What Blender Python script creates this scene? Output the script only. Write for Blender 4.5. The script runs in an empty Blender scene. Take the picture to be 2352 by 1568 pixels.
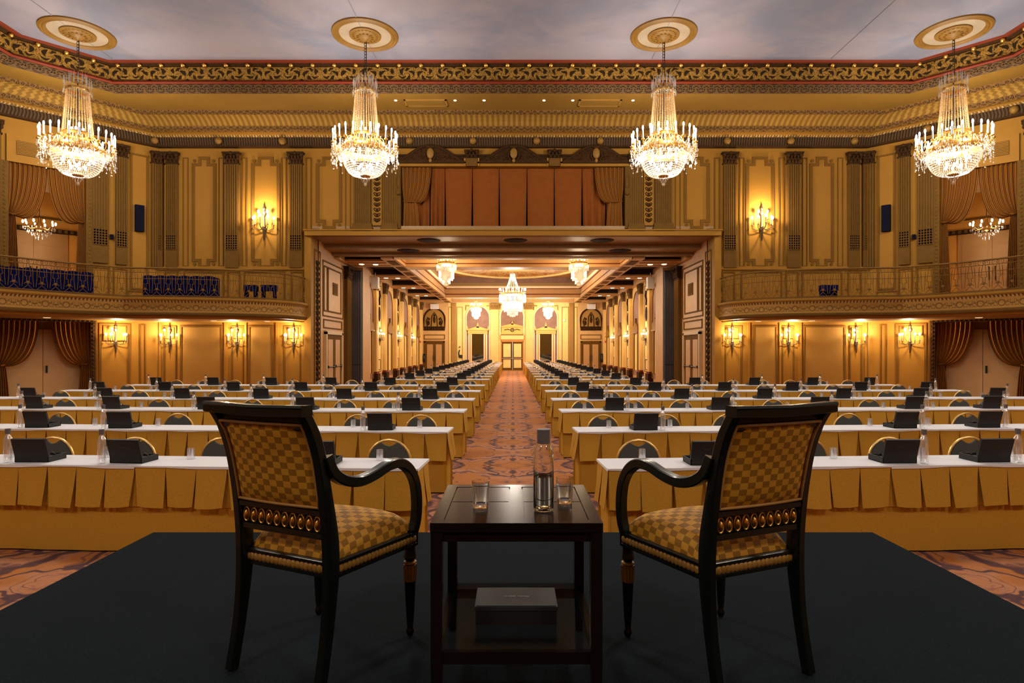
import bpy, bmesh, math, random
from mathutils import Vector, Matrix
sc = bpy.context.scene
PI = math.pi
random.seed(7)
# ------------------------------------------------------------------ camera, world, exposure
cd = bpy.data.cameras.new('camera'); cam = bpy.data.objects.new('camera', cd); sc.collection.objects.link(cam)
cam.location = (0, 0, 1.75); cam.rotation_euler = (PI/2, 0, 0)
cd.sensor_width = 36; cd.lens = 1400/2352*36; cd.shift_x = -2/2352; cd.shift_y = 18/2352
cd.clip_start = .05; cd.clip_end = 200
sc.camera = cam
wd = bpy.data.worlds.new('world'); sc.world = wd; wd.use_nodes = True
wd.node_tree.nodes['Background'].inputs[0].default_value = (1, .8, .55, 1)
wd.node_tree.nodes['Background'].inputs[1].default_value = .02
vs = sc.view_settings; vs.view_transform = 'Standard'; vs.look = 'None'; vs.gamma = 1; vs.exposure = 0.35; vs.use_curve_mapping = False
sc.cycles.max_bounces = 8; sc.cycles.diffuse_bounces = 4; sc.cycles.glossy_bounces = 4; sc.cycles.transmission_bounces = 8; sc.cycles.transparent_max_bounces = 24
sc.cycles.sample_clamp_indirect = 4; sc.cycles.caustics_reflective = False; sc.cycles.caustics_refractive = False
sc.cycles.use_denoising = True
P_CHAND = 620.0      # one big chandelier
P_FRONT = 620.0      # chandeliers out of view; the row behind the stage is added for light
P_SCONCE = 85.0
P_ROOM = 760.0       # centre chandelier of the far room
P_SMALL = 330.0
WARM = (1, .90, .76); WARMER = (1, .78, .50)
C = sc.collection
# ------------------------------------------------------------------ materials
M = {}
class NT:
    def __init__(s, name):
        s.m = bpy.data.materials.new(name); s.m.use_nodes = True
        s.t = s.m.node_tree; s.n = s.t.nodes; s.l = s.t.links; s.b = s.n['Principled BSDF']
    def new(s, typ, **k):
        o = s.n.new(typ)
        for a, v in k.items():
            if a[0] == 'i' and a[1:].isdigit(): s.put(o.inputs[int(a[1:])], v)
            else: setattr(o, a, v)
        return o
    def put(s, inp, v):
        if isinstance(v, bpy.types.NodeSocket): s.l.new(v, inp)
        elif isinstance(v, bpy.types.Node): s.l.new(v.outputs[0], inp)
        else: inp.default_value = v
    def math(s, op, a, b=0.0, c=0.0):
        o = s.new('ShaderNodeMath', operation=op); s.put(o.inputs[0], a); s.put(o.inputs[1], b); s.put(o.inputs[2], c); return o.outputs[0]
    def mix(s, f, a, b):
        o = s.new('ShaderNodeMix', data_type='RGBA'); s.put(o.inputs[0], f)
        s.put(o.inputs[6], (*a, 1) if isinstance(a, tuple) else a); s.put(o.inputs[7], (*b, 1) if isinstance(b, tuple) else b); return o.outputs[2]
    def noise(s, vec, scale, detail=2, rough=.5, dist=0.0):
        o = s.new('ShaderNodeTexNoise'); s.put(o.inputs['Vector'], vec); o.inputs['Scale'].default_value = scale
        o.inputs['Detail'].default_value = detail; o.inputs['Roughness'].default_value = rough; o.inputs['Distortion'].default_value = dist; return o.outputs[0]
    def smooth(s, v, lo, hi):
        o = s.new('ShaderNodeMapRange', interpolation_type='SMOOTHSTEP'); s.put(o.inputs[0], v); o.inputs[1].default_value = lo; o.inputs[2].default_value = hi; return o.outputs[0]
    def obj(s): return s.new('ShaderNodeTexCoord').outputs['Object']
    def uv(s): return s.new('ShaderNodeTexCoord').outputs['UV']
    def sep(s, v):
        o = s.new('ShaderNodeSeparateXYZ'); s.put(o.inputs[0], v); return o.outputs
    def comb(s, x, y, z=0.0):
        o = s.new('ShaderNodeCombineXYZ'); s.put(o.inputs[0], x); s.put(o.inputs[1], y); s.put(o.inputs[2], z); return o.outputs[0]
    def bump(s, h, st=.3, d=.01):
        o = s.new('ShaderNodeBump'); s.put(o.inputs['Height'], h); o.inputs['Strength'].default_value = st; o.inputs['Distance'].default_value = d
        s.l.new(o.outputs[0], s.b.inputs['Normal'])
    def col(s, c): s.put(s.b.inputs['Base Color'], (*c, 1) if isinstance(c, tuple) else c)
def mat(name, col, rough=.6, metal=0., var=.12, scale=3., bump=0., bscale=40., coat=0., spec=.5):
    n = NT(name); b = n.b; b.inputs['Roughness'].default_value = rough; b.inputs['Metallic'].default_value = metal
    b.inputs['Coat Weight'].default_value = coat; b.inputs['Specular IOR Level'].default_value = spec
    if var:
        f = n.noise(n.obj(), scale, 4)
        n.col(n.mix(f, tuple(c*(1-var) for c in col), tuple(min(1, c*(1+var)) for c in col)))
    else: n.col(col)
    if bump: n.bump(n.noise(n.obj(), bscale, 3), bump)
    M[name] = n.m; return n.m
mat('cream', (.272, .132, .020), .6, var=.06, spec=.08); mat('cream_panel', (.285, .155, .034), .65, var=.06, spec=.08); mat('medallion', (.21, .105, .017), .5, spec=.3, bump=.2); mat('plaster', (.36, .28, .19), .7)
mat('tan_line', (.14, .066, .012), .7, spec=.03); mat('flute', (.122, .062, .015), .8, var=.2, scale=8, spec=.03)
mat('peach', (.62, .36, .13), .6); mat('yellow', (.78, .60, .22), .6, spec=.2); mat('mauve', (.24, .12, .075), .7, var=.35, scale=2.2)
mat('bronze', (.040, .018, .006), .7, .0, var=.6, scale=14, bump=.6, bscale=22, spec=.05)
mat('gilt', (.70, .40, .10), .35, 1., bump=.15); mat('gilt_paint', (.36, .19, .035), .5, .2, bump=.3)
mat('red_band', (.155, .026, .010), .6, spec=.1); mat('white_trim', (.88, .70, .42), .5); mat('pink_trim', (.50, .275, .10), .55, spec=.3); mat('far_cream', (.76, .52, .19), .6, spec=.2); mat('portal_brown', (.26, .145, .05), .5)
mat('soffit', (.215, .115, .020), .6, spec=.15); mat('dark_panel', (.028, .017, .018), .8, spec=.1); mat('capital_brown', (.15, .08, .026), .7, var=.5, scale=14, spec=.1); mat('gilt_far', (.66, .42, .11), .6, spec=.1)
mat('black', (.003, .005, .004), .3, var=.3, coat=.12, spec=.3); mat('matte_black', (.006, .007, .008), .55)
mat('box_grey', (.020, .023, .028), .6, spec=.3); mat('espresso', (.009, .0045, .0042), .2, coat=.0, spec=.15, var=.4, scale=6)
mat('white_cloth', (.80, .80, .86), .8, spec=.2, var=.04, bump=.05, bscale=8); mat('grey_fabric', (.075, .085, .085), .85, bump=.2, bscale=200)
mat('chair_gold', (.78, .53, .20), .35, .7); mat('cap_grey', (.13, .11, .11), .5)
mat('dark_navy', (.005, .005, .014), .8, spec=.05); mat('door_amber', (.40, .19, .04), .6); mat('navy', (.003, .005, .045), .8, var=.4, spec=.05); mat('rust', (.20, .06, .012), .9, spec=.05, var=.15, scale=5, bump=.1, bscale=120)
mat('partition', (.05, .038, .042), .6); mat('door_tan', (.50, .32, .14), .55); mat('door_yellow', (.72, .50, .16), .5)
mat('steel', (.6, .6, .6), .3, 1.); mat('iron_gold', (.16, .08, .018), .6, .0, spec=.1); mat('dark_iron', (.05, .03, .015), .5, .4)
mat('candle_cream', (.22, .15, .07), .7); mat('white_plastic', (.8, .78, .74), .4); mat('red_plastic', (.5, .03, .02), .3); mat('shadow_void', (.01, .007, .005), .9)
mat('grille', (.006, .004, .006), .8, spec=0); mat('orange_wall', (.62, .28, .03), .7); mat('orange_frame', (.62, .2, .03), .5)
mat('mirror', (.55, .55, .55), .03, 1., var=0); mat('pale_seam', (.2, .19, .22), .8)
n = NT('drape'); v = n.uv(); s = n.sep(v)
st = n.smooth(n.math('SINE', n.math('MULTIPLY', s[0], 2*PI*22)), -.3, .5)
n.col(n.mix(st, (.125, .042, .007), (.26, .108, .020))); n.b.inputs['Roughness'].default_value = .8; n.b.inputs['Specular IOR Level'].default_value = .08; M['drape'] = n.m
n = NT('carpet_stage'); f = n.noise(n.obj(), 160, 3, .7)
n.col(n.mix(n.smooth(f, .35, .7), (.004, .0075, .0105), (.011, .018, .024))); n.b.inputs['Roughness'].default_value = 1.; n.b.inputs['Specular IOR Level'].default_value = .08; n.bump(f, .5, .004); M['carpet_stage'] = n.m
# patterned hall carpet: mirrored about the aisle
n = NT('carpet_hall'); s = n.sep(n.obj()); ax = n.math('ABSOLUTE', s[0]); yy = n.math('PINGPONG', s[1], 1.15)
base = n.comb(ax, yy)
w1 = n.noise(base, .9, 3, .55); w2 = n.noise(n.comb(yy, ax, 3.3), 1.1, 3, .55)
x2 = n.math('ADD', ax, n.math('MULTIPLY', n.math('SUBTRACT', w1, .5), 1.7)); y2 = n.math('ADD', yy, n.math('MULTIPLY', n.math('SUBTRACT', w2, .5), 1.7))
dv = n.comb(x2, y2)
vo = n.new('ShaderNodeTexVoronoi', feature='DISTANCE_TO_EDGE'); n.put(vo.inputs['Vector'], dv); vo.inputs['Scale'].default_value = 1.15
line = n.math('SUBTRACT', 1.0, n.smooth(vo.outputs[0], .018, .045))
v2 = n.new('ShaderNodeTexVoronoi', feature='F1'); n.put(v2.inputs['Vector'], dv); v2.inputs['Scale'].default_value = 1.7
ring = n.math('ABSOLUTE', n.math('SINE', n.math('MULTIPLY', v2.outputs[0], 11.0)))
ringm = n.math('SUBTRACT', 1.0, n.smooth(ring, .10, .28))
fine = n.smooth(n.noise(dv, 9, 3, .6, 1.5), .56, .62)
basec = n.mix(n.smooth(n.noise(dv, 1.6, 2), .42, .58), (.46, .155, .028), (.50, .21, .10))
basec = n.mix(n.smooth(v2.outputs[0], .0, .16), (.15, .035, .02), basec)
basec = n.mix(n.math('MULTIPLY', fine, .45), basec, (.22, .09, .085))
basec = n.mix(n.math('MULTIPLY', ringm, .75), basec, (.16, .055, .05))
basec = n.mix(n.math('MULTIPLY', line, .9), basec, (.055, .022, .035))
n.col(basec); n.b.inputs['Roughness'].default_value = .95; n.bump(n.noise(n.obj(), 120, 2), .3, .004); M['carpet_hall'] = n.m
# gold jacquard of the table skirts
n = NT('skirt_gold'); s = n.sep(n.obj()); q = n.comb(n.math('ADD', s[0], s[1]), s[2])
vo = n.new('ShaderNodeTexVoronoi', feature='F1'); n.put(vo.inputs['Vector'], q); vo.inputs['Scale'].default_value = 9.0
vp = n.new('ShaderNodeVectorMath', operation='SUBTRACT'); n.put(vp.inputs[0], q); n.put(vp.inputs[1], vo.outputs['Position'])
ss = n.sep(vp.outputs[0]); ang = n.math('ARCTAN2', ss[1], ss[0])
sp = n.math('SINE', n.math('ADD', n.math('MULTIPLY', vo.outputs['Distance'], 15.0), ang))
sl = n.smooth(n.math('ABSOLUTE', sp), .0, .25)
n.col(n.mix(sl, (.42, .205, .020), (.53, .275, .032))); n.b.inputs['Roughness'].default_value = .75; n.b.inputs['Specular IOR Level'].default_value = .15
n.bump(n.noise(n.obj(), 14, 3), .25, .01); M['skirt_gold'] = n.m
# checkered chair upholstery
n = NT('check'); v = n.uv()
ck = n.new('ShaderNodeTexChecker'); n.put(ck.inputs['Vector'], v); ck.inputs['Scale'].default_value = 1.0
ck.inputs['Color1'].default_value = (.60, .30, .028, 1); ck.inputs['Color2'].default_value = (.26, .12, .010, 1)
n.col(n.mix(n.math('MULTIPLY', n.noise(n.obj(), 30, 3), .35), ck.outputs[0], (.30, .12, .03))); n.b.inputs['Roughness'].default_value = .55; n.b.inputs['Specular IOR Level'].default_value = .12
n.bump(n.noise(n.obj(), 400, 1), .15, .002); M['check'] = n.m
# filigree scrolls along a band: uv in metres
def scroll(name, period, vc, dark, light, arms=5, tw=22., thr=.1, metal=.3):
    n = NT(name); s = n.sep(n.uv())
    um = n.math('SUBTRACT', n.math('PINGPONG', s[0], period), period*.5)
    cell = n.math('FLOOR', n.math('DIVIDE', s[0], period))
    vm = n.math('SUBTRACT', s[1], vc)
    r = n.math('SQRT', n.math('ADD', n.math('MULTIPLY', um, um), n.math('MULTIPLY', vm, n.math('MULTIPLY', vm, 2.2))))
    a = n.math('ARCTAN2', vm, um)
    w = n.noise(n.comb(s[0], s[1]), 6, 2)
    f = n.math('SINE', n.math('ADD', n.math('ADD', n.math('MULTIPLY', a, float(arms)), n.math('MULTIPLY', r, tw)), n.math('MULTIPLY', w, 5.0)))
    g = n.math('SINE', n.math('MULTIPLY', r, 2*PI/(period*.42)))
    h = n.math('MAXIMUM', f, g)
    m = n.smooth(h, thr, thr+.3)
    if name in ('filigree', 'oval_paint'):
        f2 = n.math('ABSOLUTE', n.math('SUBTRACT', n.noise(n.comb(s[0], s[1]), 17 if name == 'filigree' else 6, 2, .5, 1.2), .5)); m = n.math('MINIMUM', m, n.smooth(f2, .012, .05))
    n.col(n.mix(m, dark, light)); n.b.inputs['Roughness'].default_value = .6; n.b.inputs['Specular IOR Level'].default_value = .1
    n.bump(m, .6, .02); M[name] = n.m
scroll('filigree', .62, .22, (.024, .012, .004), (.33, .175, .032))
scroll('acanthus', .17, .13, (.02, .011, .007), (.105, .055, .018), 3, 30, .2, 0)
scroll('leafband', .12, .09, (.03, .014, .007), (.17, .085, .02), 2, 20, .2, 0)
n = NT('fascia'); s = n.sep(n.uv()); um = n.math('SUBTRACT', n.math('PINGPONG', s[0], .26), .13); vm = n.math('SUBTRACT', s[1], .14)
um = n.math('SUBTRACT', n.math('MODULO', n.math('ADD', s[0], 100.0), .52), .26); r = n.math('SQRT', n.math('ADD', n.math('MULTIPLY', um, um), n.math('MULTIPLY', vm, vm)))
ring = n.smooth(n.math('ABSOLUTE', n.math('SUBTRACT', r, .082)), .006, .02)
q = n.new('ShaderNodeTexVoronoi', feature='DISTANCE_TO_EDGE'); n.put(q.inputs['Vector'], n.comb(n.math('ABSOLUTE', um), vm)); q.inputs['Scale'].default_value = 15
ln = n.math('MAXIMUM', n.smooth(q.outputs[0], .03, .14), n.math('MAXIMUM', n.smooth(n.math('ABSOLUTE', vm), .085, .1), n.math('SUBTRACT', 1.0, n.smooth(r, .09, .12))))
mk = n.math('MINIMUM', ring, ln); n.col(n.mix(mk, (.13, .062, .014), (.36, .19, .042))); n.b.inputs['Roughness'].default_value = .6; n.b.inputs['Specular IOR Level'].default_value = .15; n.bump(mk, .4, .01); M['fascia'] = n.m
scroll('doorband', .2, .1, (.012, .012, .03), (.07, .05, .045), 4, 30, .2, .2)
scroll('oval_paint', .9, .5, (.55, .22, .06), (.72, .50, .18), 4, 9, -.5, 0)
scroll('lunette', .22, .5, (.06, .035, .03), (.42, .22, .07), 4, 20, .1, .1)
def ribs(name, period, dark, light, ax=0, diag=0.):
    n = NT(name); s = n.sep(n.uv()); c = s[0]
    if diag: c = n.math('ADD', c, n.math('MULTIPLY', s[1], diag))
    f = n.math('SINE', n.math('MULTIPLY', c, 2*PI/period)); m = n.smooth(f, -.6, .6)
    n.col(n.mix(m, dark, light)); n.b.inputs['Roughness'].default_value = .6; n.b.inputs['Specular IOR Level'].default_value = .1; n.bump(m, .5, .02); M[name] = n.m
ribs('cove', .19, (.19, .098, .018), (.31, .175, .035)); ribs('frieze_dark', .09, (.022, .011, .006), (.075, .04, .013)); ribs('dentil', .10, (.14, .075, .03), (.50, .32, .12))
n = NT('ceiling_sky'); f = n.noise(n.obj(), .22, 5, .6, .6); g = n.noise(n.obj(), .6, 5, .65, 1.2)
n.col(n.mix(n.smooth(n.math('ADD', f, n.math('MULTIPLY', g, .4)), .5, .9), (.155, .172, .245), (.26, .232, .27))); n.b.inputs['Roughness'].default_value = .8; M['ceiling_sky'] = n.m
def emit(name, col, st):
    m = bpy.data.materials.new(name); m.use_nodes = True; t = m.node_tree; t.nodes.clear()
    e = t.nodes.new('ShaderNodeEmission'); o = t.nodes.new('ShaderNodeOutputMaterial'); e.inputs[0].default_value = (*col, 1); e.inputs[1].default_value = st
    t.links.new(e.outputs[0], o.inputs[0]); m.cycles.emission_sampling = 'NONE'; M[name] = m
emit('bulb', (1, .85, .62), 14.); emit('downlight', (1, .8, .5), 5.); emit('downlight_dim', (1, .72, .42), .9)
# crystal: part clear, part glossy, part lit through
def crystal(name, tr, tl, gl, col=(1, .95, .86)):
    m = bpy.data.materials.new(name); m.use_nodes = True; t = m.node_tree; t.nodes.clear(); o = t.nodes.new('ShaderNodeOutputMaterial')
    a = t.nodes.new('ShaderNodeBsdfTransparent'); b = t.nodes.new('ShaderNodeBsdfTranslucent'); c = t.nodes.new('ShaderNodeBsdfGlossy')
    b.inputs[0].default_value = (*col, 1); c.inputs['Roughness'].default_value = .12; c.inputs[0].default_value = (*col, 1)
    x = t.nodes.new('ShaderNodeMixShader'); y = t.nodes.new('ShaderNodeMixShader')
    x.inputs[0].default_value = tl/(tr+tl); t.links.new(a.outputs[0], x.inputs[1]); t.links.new(b.outputs[0], x.inputs[2])
    y.inputs[0].default_value = gl; t.links.new(x.outputs[0], y.inputs[1]); t.links.new(c.outputs[0], y.inputs[2]); t.links.new(y.outputs[0], o.inputs[0]); M[name] = m
crystal('crystal', .56, .11, .32); crystal('crystal_amber', .5, .2, .32, (1, .76, .46))
def glass(name, col=(1, 1, 1), ior=1.45):
    m = bpy.data.materials.new(name); m.use_nodes = True; b = m.node_tree.nodes['Principled BSDF']
    b.inputs['Base Color'].default_value = (*col, 1); b.inputs['Roughness'].default_value = .0; b.inputs['Transmission Weight'].default_value = 1; b.inputs['IOR'].default_value = ior; M[name] = m
crystal('smoked', .45, .02, .3, (.10, .11, .12)); glass('glass', (.97, .98, .98)); glass('water', (.96, .98, .98), 1.33)
# simple clear glass for the many far tumblers and bottles (thin walls)
crystal('thin_glass', .72, .08, .3, (.95, .97, 1)); crystal('acrylic', .8, .03, .18, (.9, .9, .9))
# ------------------------------------------------------------------ mesh building
class MB:
    def __init__(s, T=None): s.v = []; s.f = []; s.m = []; s.uv = {}; s.T = T
    def add(s, vs_, fs, m=0, uvs=None):
        o = len(s.v)
        s.v += [tuple(s.T(*v)) if s.T else tuple(v) for v in vs_]
        for i, f in enumerate(fs):
            if uvs is not None: s.uv[len(s.f)] = [uvs[k] for k in f]
            s.f.append([k+o for k in f]); s.m.append(m)
    def box(s, x0, x1, y0, y1, z0, z1, m=0):
        s.add([(x, y, z) for z in (z0, z1) for y in (y0, y1) for x in (x0, x1)], [(0, 2, 3, 1), (4, 5, 7, 6), (0, 1, 5, 4), (2, 6, 7, 3), (0, 4, 6, 2), (1, 3, 7, 5)], m)
    def taper(s, x, y, z0, z1, a0, b0, a1, b1, m=0):
        s.add([(x-a0, y-b0, z0), (x+a0, y-b0, z0), (x+a0, y+b0, z0), (x-a0, y+b0, z0), (x-a1, y-b1, z1), (x+a1, y-b1, z1), (x+a1, y+b1, z1), (x-a1, y+b1, z1)],
              [(0, 3, 2, 1), (4, 5, 6, 7), (0, 1, 5, 4), (1, 2, 6, 5), (2, 3, 7, 6), (3, 0, 4, 7)], m)
    def grid(s, nu, nv, fn, m=0, uvf=None):
        vs_ = [fn(i/nu, j/nv) for j in range(nv+1) for i in range(nu+1)]
        uv = [uvf(i/nu, j/nv) for j in range(nv+1) for i in range(nu+1)] if uvf else None
        s.add(vs_, [(j*(nu+1)+i, j*(nu+1)+i+1, (j+1)*(nu+1)+i+1, (j+1)*(nu+1)+i) for j in range(nv) for i in range(nu)], m, uv)
    def lathe(s, prof, n=16, c=(0, 0, 0), m=0, a0=0., a1=2*PI):
        full = abs(a1-a0-2*PI) < 1e-6; k = n if full else n+1
        vs_ = [(c[0]+r*math.cos(a0+(a1-a0)*i/n), c[1]+r*math.sin(a0+(a1-a0)*i/n), c[2]+z) for r, z in prof for i in range(k)]
        fs = [(j*k+i, j*k+(i+1) % k, (j+1)*k+(i+1) % k, (j+1)*k+i) for j in range(len(prof)-1) for i in range(n)]
        s.add(vs_, fs, m)
    def tube(s, path, r, n=6, m=0, closed=False):
        P = [Vector(p) for p in path]; L = len(P); up = None; rings = []
        for i, p in enumerate(P):
            a = P[(i-1) % L] if closed or i else P[0]; b = P[(i+1) % L] if closed or i < L-1 else P[-1]
            t = (b-a); t = t.normalized() if t.length > 1e-9 else Vector((0, 0, 1))
            if up is None: up = Vector((0, 0, 1)) if abs(t.z) < .9 else Vector((1, 0, 0))
            sd = t.cross(up)
            if sd.length < 1e-6: sd = t.cross(Vector((1, 0, .3)))
            sd.normalize(); up = sd.cross(t).normalized(); rr = r[i] if isinstance(r, (list, tuple)) else r
            rings.append([p+sd*rr*math.cos(2*PI*k/n)+up*rr*math.sin(2*PI*k/n) for k in range(n)])
        vs_ = [v for q in rings for v in q]; R = L if closed else L-1
        fs = [(j*n+i, j*n+(i+1) % n, ((j+1) % L)*n+(i+1) % n, ((j+1) % L)*n+i) for j in range(R) for i in range(n)]
        if not closed: fs += [tuple(range(n-1, -1, -1)), tuple((L-1)*n+k for k in range(n))]
        s.add(vs_, fs, m)
    def bar(s, path, w, h, side=(1, 0, 0), m=0):
        P = [Vector(p) for p in path]; sd0 = Vector(side).normalized(); vs_ = []; L = len(P)
        for i, p in enumerate(P):
            t = (P[min(i+1, L-1)]-P[max(i-1, 0)]).normalized(); sd = (sd0-t*sd0.dot(t)).normalized(); nn = t.cross(sd)
            ww = (w[i] if isinstance(w, (list, tuple)) else w)/2; hh = (h[i] if isinstance(h, (list, tuple)) else h)/2; c = .22
            for a, b in ((1, 1-c), (1-c, 1), (-1+c, 1), (-1, 1-c), (-1, -1+c), (-1+c, -1), (1-c, -1), (1, -1+c)): vs_.append(p+sd*ww*a+nn*hh*b)
        fs = [(j*8+i, j*8+(i+1) % 8, (j+1)*8+(i+1) % 8, (j+1)*8+i) for j in range(L-1) for i in range(8)]
        fs += [tuple(range(7, -1, -1)), tuple((L-1)*8+k for k in range(8))]; s.add(vs_, fs, m)
    def ball(s, c, rx, ry=None, rz=None, n=8, k=5, m=0):
        ry = rx if ry is None else ry; rz = rx if rz is None else rz
        vs_ = [(c[0], c[1], c[2]-rz)]+[(c[0]+rx*math.sin(PI*j/k)*math.cos(2*PI*i/n), c[1]+ry*math.sin(PI*j/k)*math.sin(2*PI*i/n), c[2]-rz*math.cos(PI*j/k)) for j in range(1, k) for i in range(n)]+[(c[0], c[1], c[2]+rz)]
        fs = [(0, 1+(i+1) % n, 1+i) for i in range(n)]+[(1+j*n+i, 1+j*n+(i+1) % n, 1+(j+1)*n+(i+1) % n, 1+(j+1)*n+i) for j in range(k-2) for i in range(n)]
        T_ = 1+(k-1)*n; fs += [(T_, 1+(k-2)*n+i, 1+(k-2)*n+(i+1) % n) for i in range(n)]; s.add(vs_, fs, m)
    def octa(s, c, r, h, m=0):
        x, y, z = c; s.add([(x+r, y, z), (x, y+r, z), (x-r, y, z), (x, y-r, z), (x, y, z+h), (x, y, z-h)], [(0, 1, 4), (1, 2, 4), (2, 3, 4), (3, 0, 4), (1, 0, 5), (2, 1, 5), (3, 2, 5), (0, 3, 5)], m)
    def prism(s, poly, y0, y1, m=0):      # polygon in x,z extruded in y
        k = len(poly); s.add([(x, y0, z) for x, z in poly]+[(x, y1, z) for x, z in poly], [tuple(range(k)), tuple(range(2*k-1, k-1, -1))]+[(i, k+i, k+(i+1) % k, (i+1) % k) for i in range(k)], m)
    def mesh(s, name, mats, smooth=True, ang=.7, recalc=True):
        me = bpy.data.meshes.new(name); me.from_pydata(s.v, [], s.f)
        for q in (mats if isinstance(mats, (list, tuple)) else [mats]): me.materials.append(M[q])
        me.polygons.foreach_set('material_index', s.m)
        if s.uv:
            ul = me.uv_layers.new(name='UVMap')
            for p in me.polygons:
                u = s.uv.get(p.index)
                if u:
                    for li, q in zip(p.loop_indices, u): ul.data[li].uv = q
        if recalc:
            b = bmesh.new(); b.from_mesh(me); bmesh.ops.recalc_face_normals(b, faces=b.faces); b.to_mesh(me); b.free()
        if smooth:
            me.polygons.foreach_set('use_smooth', [True]*len(me.polygons)); me.set_sharp_from_angle(angle=ang)
        me.update(); return me
    def build(s, name, mats, parent=None, smooth=True, ang=.7, recalc=True):
        return link(name, s.mesh(name, mats, smooth, ang, recalc), parent)
def link(name, data, parent=None):
    o = bpy.data.objects.new(name, data); C.objects.link(o)
    if parent: o.parent = parent
    if name.startswith('crystal_') or name == 'scroll_panel_': o['kind'] = 'stuff'
    return o
def thing(name, label, cat, loc=(0, 0, 0), rz=0., group=None):
    o = bpy.data.objects.new(name, None); C.objects.link(o); o.empty_display_size = .1
    o.location = loc; o.rotation_euler = (0, 0, rz); tag(o, label, cat, group); return o
def tag(o, label, cat, group=None):
    o['label'] = label; o['category'] = cat
    if group: o['group'] = group
    return o
_tn = [0]
def struct(name, mb, mats, parent=None, **k):
    o = mb.build(name, mats, parent, **k)
    if not parent: o['kind'] = 'structure'
    return o
def trim(mb, mats, parent=None, **k):
    _tn[0] += 1; return struct('trim_%d' % _tn[0], mb, mats, parent, **k)
def sempty(name):
    o = bpy.data.objects.new(name, None); C.objects.link(o); o['kind'] = 'structure'; return o
def dup(root, loc, rz=None, label=None, group=None):
    r = root.copy(); C.objects.link(r); r.location = loc
    if rz is not None: r.rotation_euler = (0, 0, rz)
    if label: r['label'] = label
    if group: r['group'] = group
    for ch in KIDS.get(root.name, ()):
        c = ch.copy(); C.objects.link(c); c.parent = r
        for g in KIDS.get(ch.name, ()):
            d = g.copy(); C.objects.link(d); d.parent = c
    return r
KIDS = {}
def snapshot(root):
    KIDS[root.name] = [o for o in C.objects if o.parent == root]
    for c in KIDS[root.name]: KIDS[c.name] = [o for o in C.objects if o.parent == c]
def lamp(name, loc, power, col, rad=.2, parent=None, typ='POINT', **k):
    d = bpy.data.lights.new(name, typ); d.energy = power; d.color = col; d.shadow_soft_size = rad
    for a, v in k.items(): setattr(d, a, v)
    o = bpy.data.objects.new(name, d); C.objects.link(o); o.location = loc
    if parent: o.parent = parent
    return o
class Wall:     # local u (along), d (out of the wall), z
    def __init__(s, ox, oy, ux, uy, nx, ny): s.o = (ox, oy); s.u = (ux, uy); s.n = (nx, ny)
    def __call__(s, u, d, z): return (s.o[0]+s.u[0]*u+s.n[0]*d, s.o[1]+s.u[1]*u+s.n[1]*d, z)
    def rz(s): return math.atan2(s.n[0], -s.n[1])   # rotation of a thing modelled facing -Y
R2 = math.sqrt(.5)
AX, AY = 13.07, 22.5; LC = 6.7
WM = Wall(0, 22.5, 1, 0, 0, -1)
WCL = Wall(-AX, AY, -R2, -R2, R2, -R2); WCR = Wall(AX, AY, R2, -R2, -R2, -R2)
WF = Wall(0, 49.5, 1, 0, 0, -1)
WSL = Wall(-7.42, 0, 0, 1, 1, 0); WSR = Wall(7.42, 0, 0, 1, -1, 0)
BX, BY = AX+LC*R2, AY-LC*R2
SIDES = ((-1, 'left'), (1, 'right'))
def holed(name, W, u0, u1, z0, z1, holes, th, m):
    us = sorted({u0, u1, *[h[0] for h in holes], *[h[1] for h in holes]}); zs = sorted({z0, z1, *[h[2] for h in holes], *[h[3] for h in holes]})
    b = MB(W)
    for i in range(len(us)-1):
        for j in range(len(zs)-1):
            a, c = (us[i]+us[i+1])/2, (zs[j]+zs[j+1])/2
            if any(h[0] < a < h[1] and h[2] < c < h[3] for h in holes): continue
            b.box(us[i], us[i+1], -th, 0, zs[j], zs[j+1])
    o = b.build(name, m, smooth=False); o['kind'] = 'structure'; return o
# ------------------------------------------------------------------ floor, walls, ceiling
b = MB(); b.box(-18.6, 18.6, -9.3, 23, -.1, 0); b.box(-7.5, 7.5, 23, 50, -.1, 0); struct('floor', b, 'carpet_hall', smooth=False)
ZW = 9.2
holed('wall_back', WM, -AX, AX, 0, ZW, [(-7.42, 7.42, 0, 5.91), (-4.15, 4.15, 6.22, 8.5)], .8, 'cream')
DOOR = (2.12, 4.58, 0, 2.68); ARCH = (2.25, 4.3, 3.4, 7.75)
for sx, side in SIDES:
    W = WCL if sx < 0 else WCR
    holed('wall_%s_corner' % side, W, 0, LC, 0, ZW, [DOOR, ARCH], .3, 'cream')
    b = MB(); b.box(*sorted((sx*BX, sx*(BX+.3))), -9.3, BY, 0, ZW+2); struct('wall_'+side, b, 'cream', smooth=False)
b = MB(); b.box(-BX, BX, -9.3, -9, 0, 11.1); struct('wall_front', b, 'cream', smooth=False)
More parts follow.
